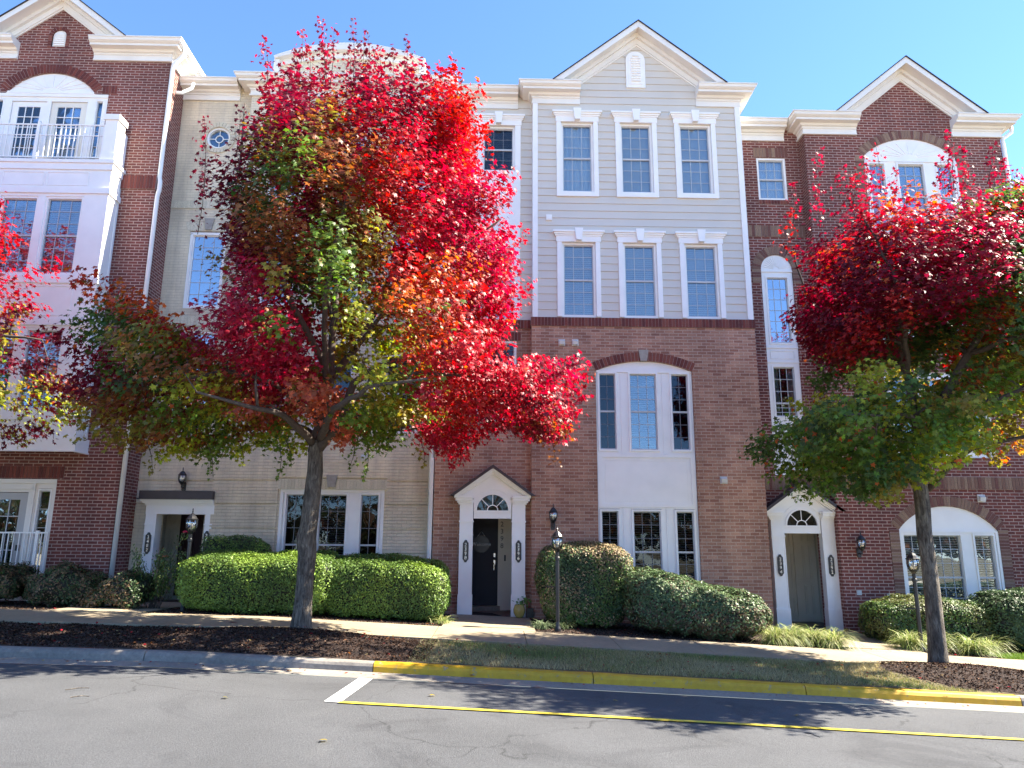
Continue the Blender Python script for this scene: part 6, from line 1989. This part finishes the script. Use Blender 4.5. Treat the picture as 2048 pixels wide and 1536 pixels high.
# strappy grass clumps
def grass_clump(x, y, label, n=260, L=.36, seed=0, cols=((.30, .34, .10), (.14, .21, .05), (.45, .45, .22))):
    rng = np.random.default_rng(seed)
    root = empty('grass_clump', (x, y, gz(x, y)), label, 'grass clump', 'strappy grass clumps by the sidewalk')
    V = []; Fc = []; Cc = []
    zb = gz(x, y)
    for i in range(n):
        a = rng.uniform(0, 2 * math.pi); el = rng.uniform(.6, 1.45); l = L * rng.uniform(.6, 1.15); w = .008
        bx, by = x + rng.normal(0, .055), y + rng.normal(0, .055)
        dx, dy = math.cos(a), math.sin(a)
        pts = []
        px, pz, e = 0., 0., el
        for k in range(5):
            pts.append((px, pz)); px += l / 4 * math.cos(e); pz += l / 4 * math.sin(e); e -= .55
        o_ = len(V)
        c = np.array(cols[rng.integers(len(cols))]) * math.exp(rng.normal(0, .2))
        for k, (q, h) in enumerate(pts):
            ww = w * (1 - k / 4.6)
            for s_ in (-1, 1):
                V.append((bx + dx * q - dy * ww * s_, by + dy * q + dx * ww * s_, max(zb + .005, zb + h))); Cc.append(tuple(c))
        for k in range(4):
            Fc.append((o_ + 2 * k, o_ + 2 * k + 1, o_ + 2 * k + 3, o_ + 2 * k + 2))
    mesh_obj('blades', np.array(V), Fc, MT['blade'], root, cols=Cc)
    return root
grass_clump(-.98, 14.35, 'small pale grass tuft left of the walk to door 2398', 130, .30, 1)
grass_clump(.86, 14.45, 'bluish grass tuft right of the walk to door 2398', 200, .30, 2, ((.12, .16, .08), (.2, .25, .14), (.08, .12, .06)))
grass_clump(1.25, 14.6, 'dark grass tuft beside the foot of the middle lamp post', 160, .28, 3, ((.10, .13, .06), (.07, .10, .05)))
for i, (x, y, lb) in enumerate([(5.12, 14.1, 'strappy grass clump touching the wide dark hedge'), (5.48, 14.25, 'strappy grass clump second from the wide dark hedge'), (5.85, 14.2, 'strappy grass clump third from the wide dark hedge'), (6.12, 14.0, 'strappy grass clump at the corner of the walk to door 2392'),
                                (7.72, 14.35, 'full strappy grass clump left of the right-hand lamp post'), (8.28, 14.55, 'half-hidden strappy grass clump close behind the right-hand lamp post'), (8.80, 14.2, 'full strappy grass clump just right of the maple trunk'), (9.28, 14.45, 'dim strappy grass clump between the two right-hand hedges')]):
    grass_clump(x, y, lb, 420 if i != 7 else 240, .62, 20 + i)

# lawn, clippings and mulch pieces (uncountable)
def blades(name, label, x0, x1, y0, y1, n, h, cols, seed, mask=None, dz=0.0, surf=None):
    rng = np.random.default_rng(seed)
    X = rng.uniform(x0, x1, n); Y = rng.uniform(y0, y1, n)
    if mask is not None:
        k = mask(X, Y, rng); X, Y = X[k], Y[k]; n = len(X)
    Z = np.array([gz(a, b_) + verge_bump(a, b_) * (1 if b_ < 12.2 else 0) for a, b_ in zip(X, Y)]) - .004 + dz
    a = rng.uniform(0, 2 * np.pi, n); l = h * rng.uniform(.5, 1.4, n); le = rng.uniform(-.7, .7, (n, 2)) * l[:, None]
    w = .0035
    V = np.empty((n, 3, 3))
    V[:, 0] = np.stack([X - w * np.cos(a), Y - w * np.sin(a), Z], 1); V[:, 1] = np.stack([X + w * np.cos(a), Y + w * np.sin(a), Z], 1)
    V[:, 2] = np.stack([X + le[:, 0], Y + le[:, 1], Z + l], 1)
    cc = np.array(cols); pat = -.35 + np.sin(X * 1.1 + 1) * np.sin(Y * 2.3 + X * .5) + .5 * np.sin(X * 3.3) * np.sin(Y * 4.1) + rng.normal(0, .55, n)
    idx = np.clip(((pat + 1.4) / 2.8 * len(cc)).astype(int), 0, len(cc) - 1)
    C2 = cc[idx] * np.exp(rng.normal(0, .25, (n, 1)))
    o = mesh_obj(name, V.reshape(-1, 3), np.arange(n * 3).reshape(-1, 3).tolist(), MT['blade'], None, uv=False, cols=np.repeat(C2, 3, axis=0))
    return tag(o, label, 'grass', kind='stuff')
GR = [(.40, .33, .17), (.34, .28, .13), (.26, .24, .09), (.20, .22, .06), (.12, .17, .04)]
def mring(X, Y, rng):
    d = ((X - 7.35) / 1.7) ** 2 + ((Y - 11.2) / 1.2) ** 2
    fade = rng.uniform(0, 1, len(X)) < np.clip((X - XM) / 1.4 + .15, 0, 1)
    return (d > 1) & fade
blades('lawn', 'short patchy grass between the kerb and the sidewalk', XM, 14, 10.2, 12.19, 90000, .040, GR, 3, mring)
blades('lawn', 'strip of bright lawn behind the sidewalk at the right edge', 9.1, 14, 13.72, 14.35, 16000, .06, [(.13, .22, .03), (.2, .3, .05), (.1, .17, .03)], 4)
def chips(name, label, regions, n, seed):
    rng = np.random.default_rng(seed)
    cen = []
    for (x0, x1, y0, y1, w) in regions:
        m_ = int(n * w)
        X = rng.uniform(x0, x1, m_); Y = rng.uniform(y0, y1, m_)
        if y0 < 12.2 and x0 > 0:
            k = ((X - 7.35) / 1.7) ** 2 + ((Y - 11.2) / 1.2) ** 2 < 1; X, Y = X[k], Y[k]
        Z = np.array([gz(a, b_) + (verge_bump(a, b_) + (.03 if a > 3 else 0) if b_ < 12.2 else 0) for a, b_ in zip(X, Y)]) + .006
        cen.append(np.stack([X, Y, Z], 1))
    cen = np.vstack(cen); m_ = len(cen)
    nr = np.array([0, 0, 1.0]) + rng.normal(0, .55, (m_, 3))
    cc = np.array([(.035, .020, .014), (.065, .038, .026), (.02, .012, .009), (.13, .085, .06)])[rng.choice(4, m_, p=[.4, .25, .27, .08])]
    o = leaf_cloud(name, cen, nr, rng.uniform(.008, .026, m_), cc, 'chip', None, 'oval', seed, roll=rng.normal(0, 1, (m_, 3)))
    return tag(o, label, 'mulch', kind='stuff')
chips('mulch_chips', 'dark shredded bark mulch spread over the beds', [(-12, -.9, 10.2, 12.18, .45), (5.5, 9.2, 10.2, 12.18, .15), (-10, 12.5, 13.72, 16.3, .4)], 60000, 9)

rng = np.random.default_rng(14)
m_ = 940
X = np.concatenate([rng.uniform(-9, 9, 460), rng.uniform(-9, 9, 340), rng.uniform(-7, 9, 140)]); Y = np.concatenate([rng.uniform(10.2, 12.1, 460), rng.uniform(13.8, 15.5, 340), rng.normal(9.90, .07, 140)])
Z = np.array([gz(a, b_) + (verge_bump(a, b_) + .02 if 10.1 < b_ < 12.2 else 0) for a, b_ in zip(X, Y)]) + .02
cc = np.array([PALT['red'], (.25, .12, .06), (.40, .30, .14), PALT['brown']])[rng.choice(4, m_)]
tag(leaf_cloud('leaf_litter', np.stack([X, Y, Z], 1), np.array([0, 0, 1.0]) + rng.normal(0, .35, (m_, 3)), rng.uniform(.012, .032, m_), cc, 'leaf', None, 'maple', 3, roll=rng.normal(0, 1, (m_, 3))), 'tiny scattered leaf bits over mulch, grass and gutter', 'leaf litter', kind='stuff')
# fallen leaves one can count
rng = np.random.default_rng(4)
spots = [(910, 1252, 'mar'), (1740, 0, 'x')]
lab = ['fallen maple leaf lying on the road left of the white line', 'fallen maple leaf on the asphalt below the yellow kerb']
def ground_px(x, y, dz=0.01):
    d = MROT @ Vector(((x - 1024) / F, -(y - 768) / F, -1.0))
    Yv = 10.0
    for _ in range(30):
        t = Yv / d.y; z = EYE + d.z * t
        X = d.x * t; g_ = gz(X, Yv)
        Yv += (z - g_) * 4
        Yv = max(2, min(17, Yv))
    return X, Yv, gz(X, Yv) + dz
for i, (x, y, c, lb) in enumerate([(868, 1393, 'yellow', 'pale fallen leaf on the shaded asphalt inside the yellow parking line'), (1598, 1434, 'yellow', 'pale fallen leaf at the tip of the tree shade on the road'),
        (645, 1485, 'yellow', 'pale fallen leaf alone on the road below the white line'), (945, 1352, 'red', 'red fallen leaf in the gutter under the first yellow kerb length'), (1062, 1358, 'red', 'red fallen leaf in the gutter halfway along the first yellow kerb length'),
        (1342, 1374, 'red', 'red fallen leaf in the gutter under the second yellow kerb length'), (1900, 1404, 'mar', 'dark red fallen leaf in the gutter near the last yellow kerb end'),
        (455, 1397, 'olive', 'small fallen leaf on the road far left of the white line'), (465, 1247, 'crim', 'crimson fallen leaf on the sidewalk left of the big maple'), (1236, 1405, 'yellow', 'pale fallen leaf on the asphalt just below the second yellow kerb length')]):
    p = ground_px(x, y, .012)
    n_ = 3 if x == 465 else 1
    cen = np.array([p]) + rng.normal(0, .03, (n_, 3)) * np.array([1, 1, 0]) + np.array([0, 0, .01])
    o = leaf_cloud('fallen_leaf', cen, np.array([[.1, .2, 1.0]] * n_), np.full(n_, .05 if n_ == 1 else .085), np.array([PALT[c]] * n_), 'leaf', None, 'maple', i, roll=rng.normal(0, 1, (n_, 3)))
    tag(o, lb, 'fallen leaf', 'fallen maple leaves')
# ------------------------------------------------------------------ street furniture
def lamp_post(x, y, ztop, label, ladder=True):
    zb = gz(x, y)
    root = empty('lamp_post', (x, y, zb), label, 'lamp post', 'black lamp posts in front of the townhouses')
    s = 1.0
    zl = ztop - .5 * s
    p = MB()
    p.lathe(x, y, [(.06, zb - .02), (.06, zb + .05), (.045, zb + .09), (.036, zb + .16), (.036, zl - .14), (.046, zl - .13), (.046, zl - .09), (.034, zl - .07), (.036, zl + .0)], 12)
    p.build('post', MT['black'], root, smooth=False)
    p = MB()
    p.tube([(x - .22, y, zl - .62), (x + .06, y, zl - .62)], .011, 6); p.build('ladder_bar', MT['black'], root)
    m_ = MB(); g_ = MB(); b_ = MB()
    lantern(m_, g_, x, y, zl, s)
    o = m_.build('lantern', MT['black'], root)
    g_.build('lantern_glass', MT['lamp_glass'], o, smooth=True)
    b_.lathe(x, y, [(.015, zl + .07), (.028, zl + .12), (.028, zl + .19), (.01, zl + .23)], 8); b_.build('bulb', MT['bulb'], o, smooth=True)
    return root
lamp_post(1.14, 14.15, 2.05, 'black lamp post in front of the tall brown-topped hedge')
lamp_post(7.83, 14.15, 1.70, 'black lamp post partly hidden behind the right-hand maple trunk')
lamp_post(-5.88, 14.65, 2.34, 'black lamp post rising from the rose bush by the left porch')

# gold pot with a trailing plant, right of door 2398
x, y = .50, 16.22
zb = PZ0 - .0
root = empty('potted_plant', (x, y, zb), 'gold egg-shaped pot with a leafy plant beside the right column of door 2398', 'potted plant')
mb = MB(); mb.lathe(x, y, [(.05, zb), (.085, zb + .03), (.12, zb + .11), (.125, zb + .17), (.10, zb + .25), (.085, zb + .27), (.075, zb + .262), (.0, zb + .25)], 20)
mb.build('pot', MT['gold'], root, smooth=True)
rng = np.random.default_rng(8)
c = np.array([x + .05, y - .02, zb + .33]) + rng.normal(0, 1, (60, 3)) * np.array([.075, .06, .045]); c[20:, 0] += .05
leaf_cloud('foliage', c, rng.normal(0, .6, (60, 3)) + np.array([0, -.3, .8]), np.full(60, .038), np.array([(.10, .22, .05)] * 60) * np.exp(rng.normal(0, .3, (60, 1))), 'hedge', root, 'oval', 1)
# dark box behind it
mb = MB(); mb.box(.66, .80, 16.24, 16.38, zb + .0, zb + .17); mb.box(.65, .81, 16.23, 16.39, zb + .17, zb + .19); mb.box(.70, .76, 16.235, 16.24, zb + .04, zb + .09)
o = mb.build('dark_planter', MT['black']); tag(o, 'small square black planter box right of the gold pot', 'planter')

# round welcome sign hanging on the navy door
xs_, zs2, ys_ = -.36, PZ0 + 1.52, YCR + 1.55 - .085
root = empty('welcome_sign', (xs_, ys_, zs2), 'round dark welcome sign hung on the navy door', 'sign')
mb = MB(); mb.prism(circ(xs_, zs2, .20, 28), ys_, ys_ + .012); mb.build('board', MT['black'], root)
mb = MB(); mb.tube([(xs_ - .09, ys_ + .006, zs2 + .18), (xs_, ys_ + .006, zs2 + .30), (xs_ + .09, ys_ + .006, zs2 + .18)], .006, 5); mb.build('cord', MT['plate'], root)
digits('Welcome', xs_, zs2 + .045, .085, ys_ - .002, root, 'plate', name='lettering', horizontal=True)

# twigs on the road and the black lump by the bed
for (xa, ya, xb, yb, lb) in ((1192 * .0 + 1610, 1470, 1640, 1479, 'short dark twig lying across the yellow line on the road'), (130, 1384, 178, 1380, 'thin grey twig on the asphalt at the left'), (140, 1399, 178, 1397, 'thin pale twig nearest the camera on the left asphalt')):
    a = ground_px(xa, ya, .02); b_ = ground_px(xb, yb, .02)
    mb = MB(); m_ = tuple((p + q) / 2 + d_ for p, q, d_ in zip(a, b_, (0, .03, .005)))
    mb.tube([a, m_, b_], [.005, .005, .003], 5)
    o = mb.build('twig', MT['bark']); tag(o, lb, 'twig', 'twigs fallen on the road')
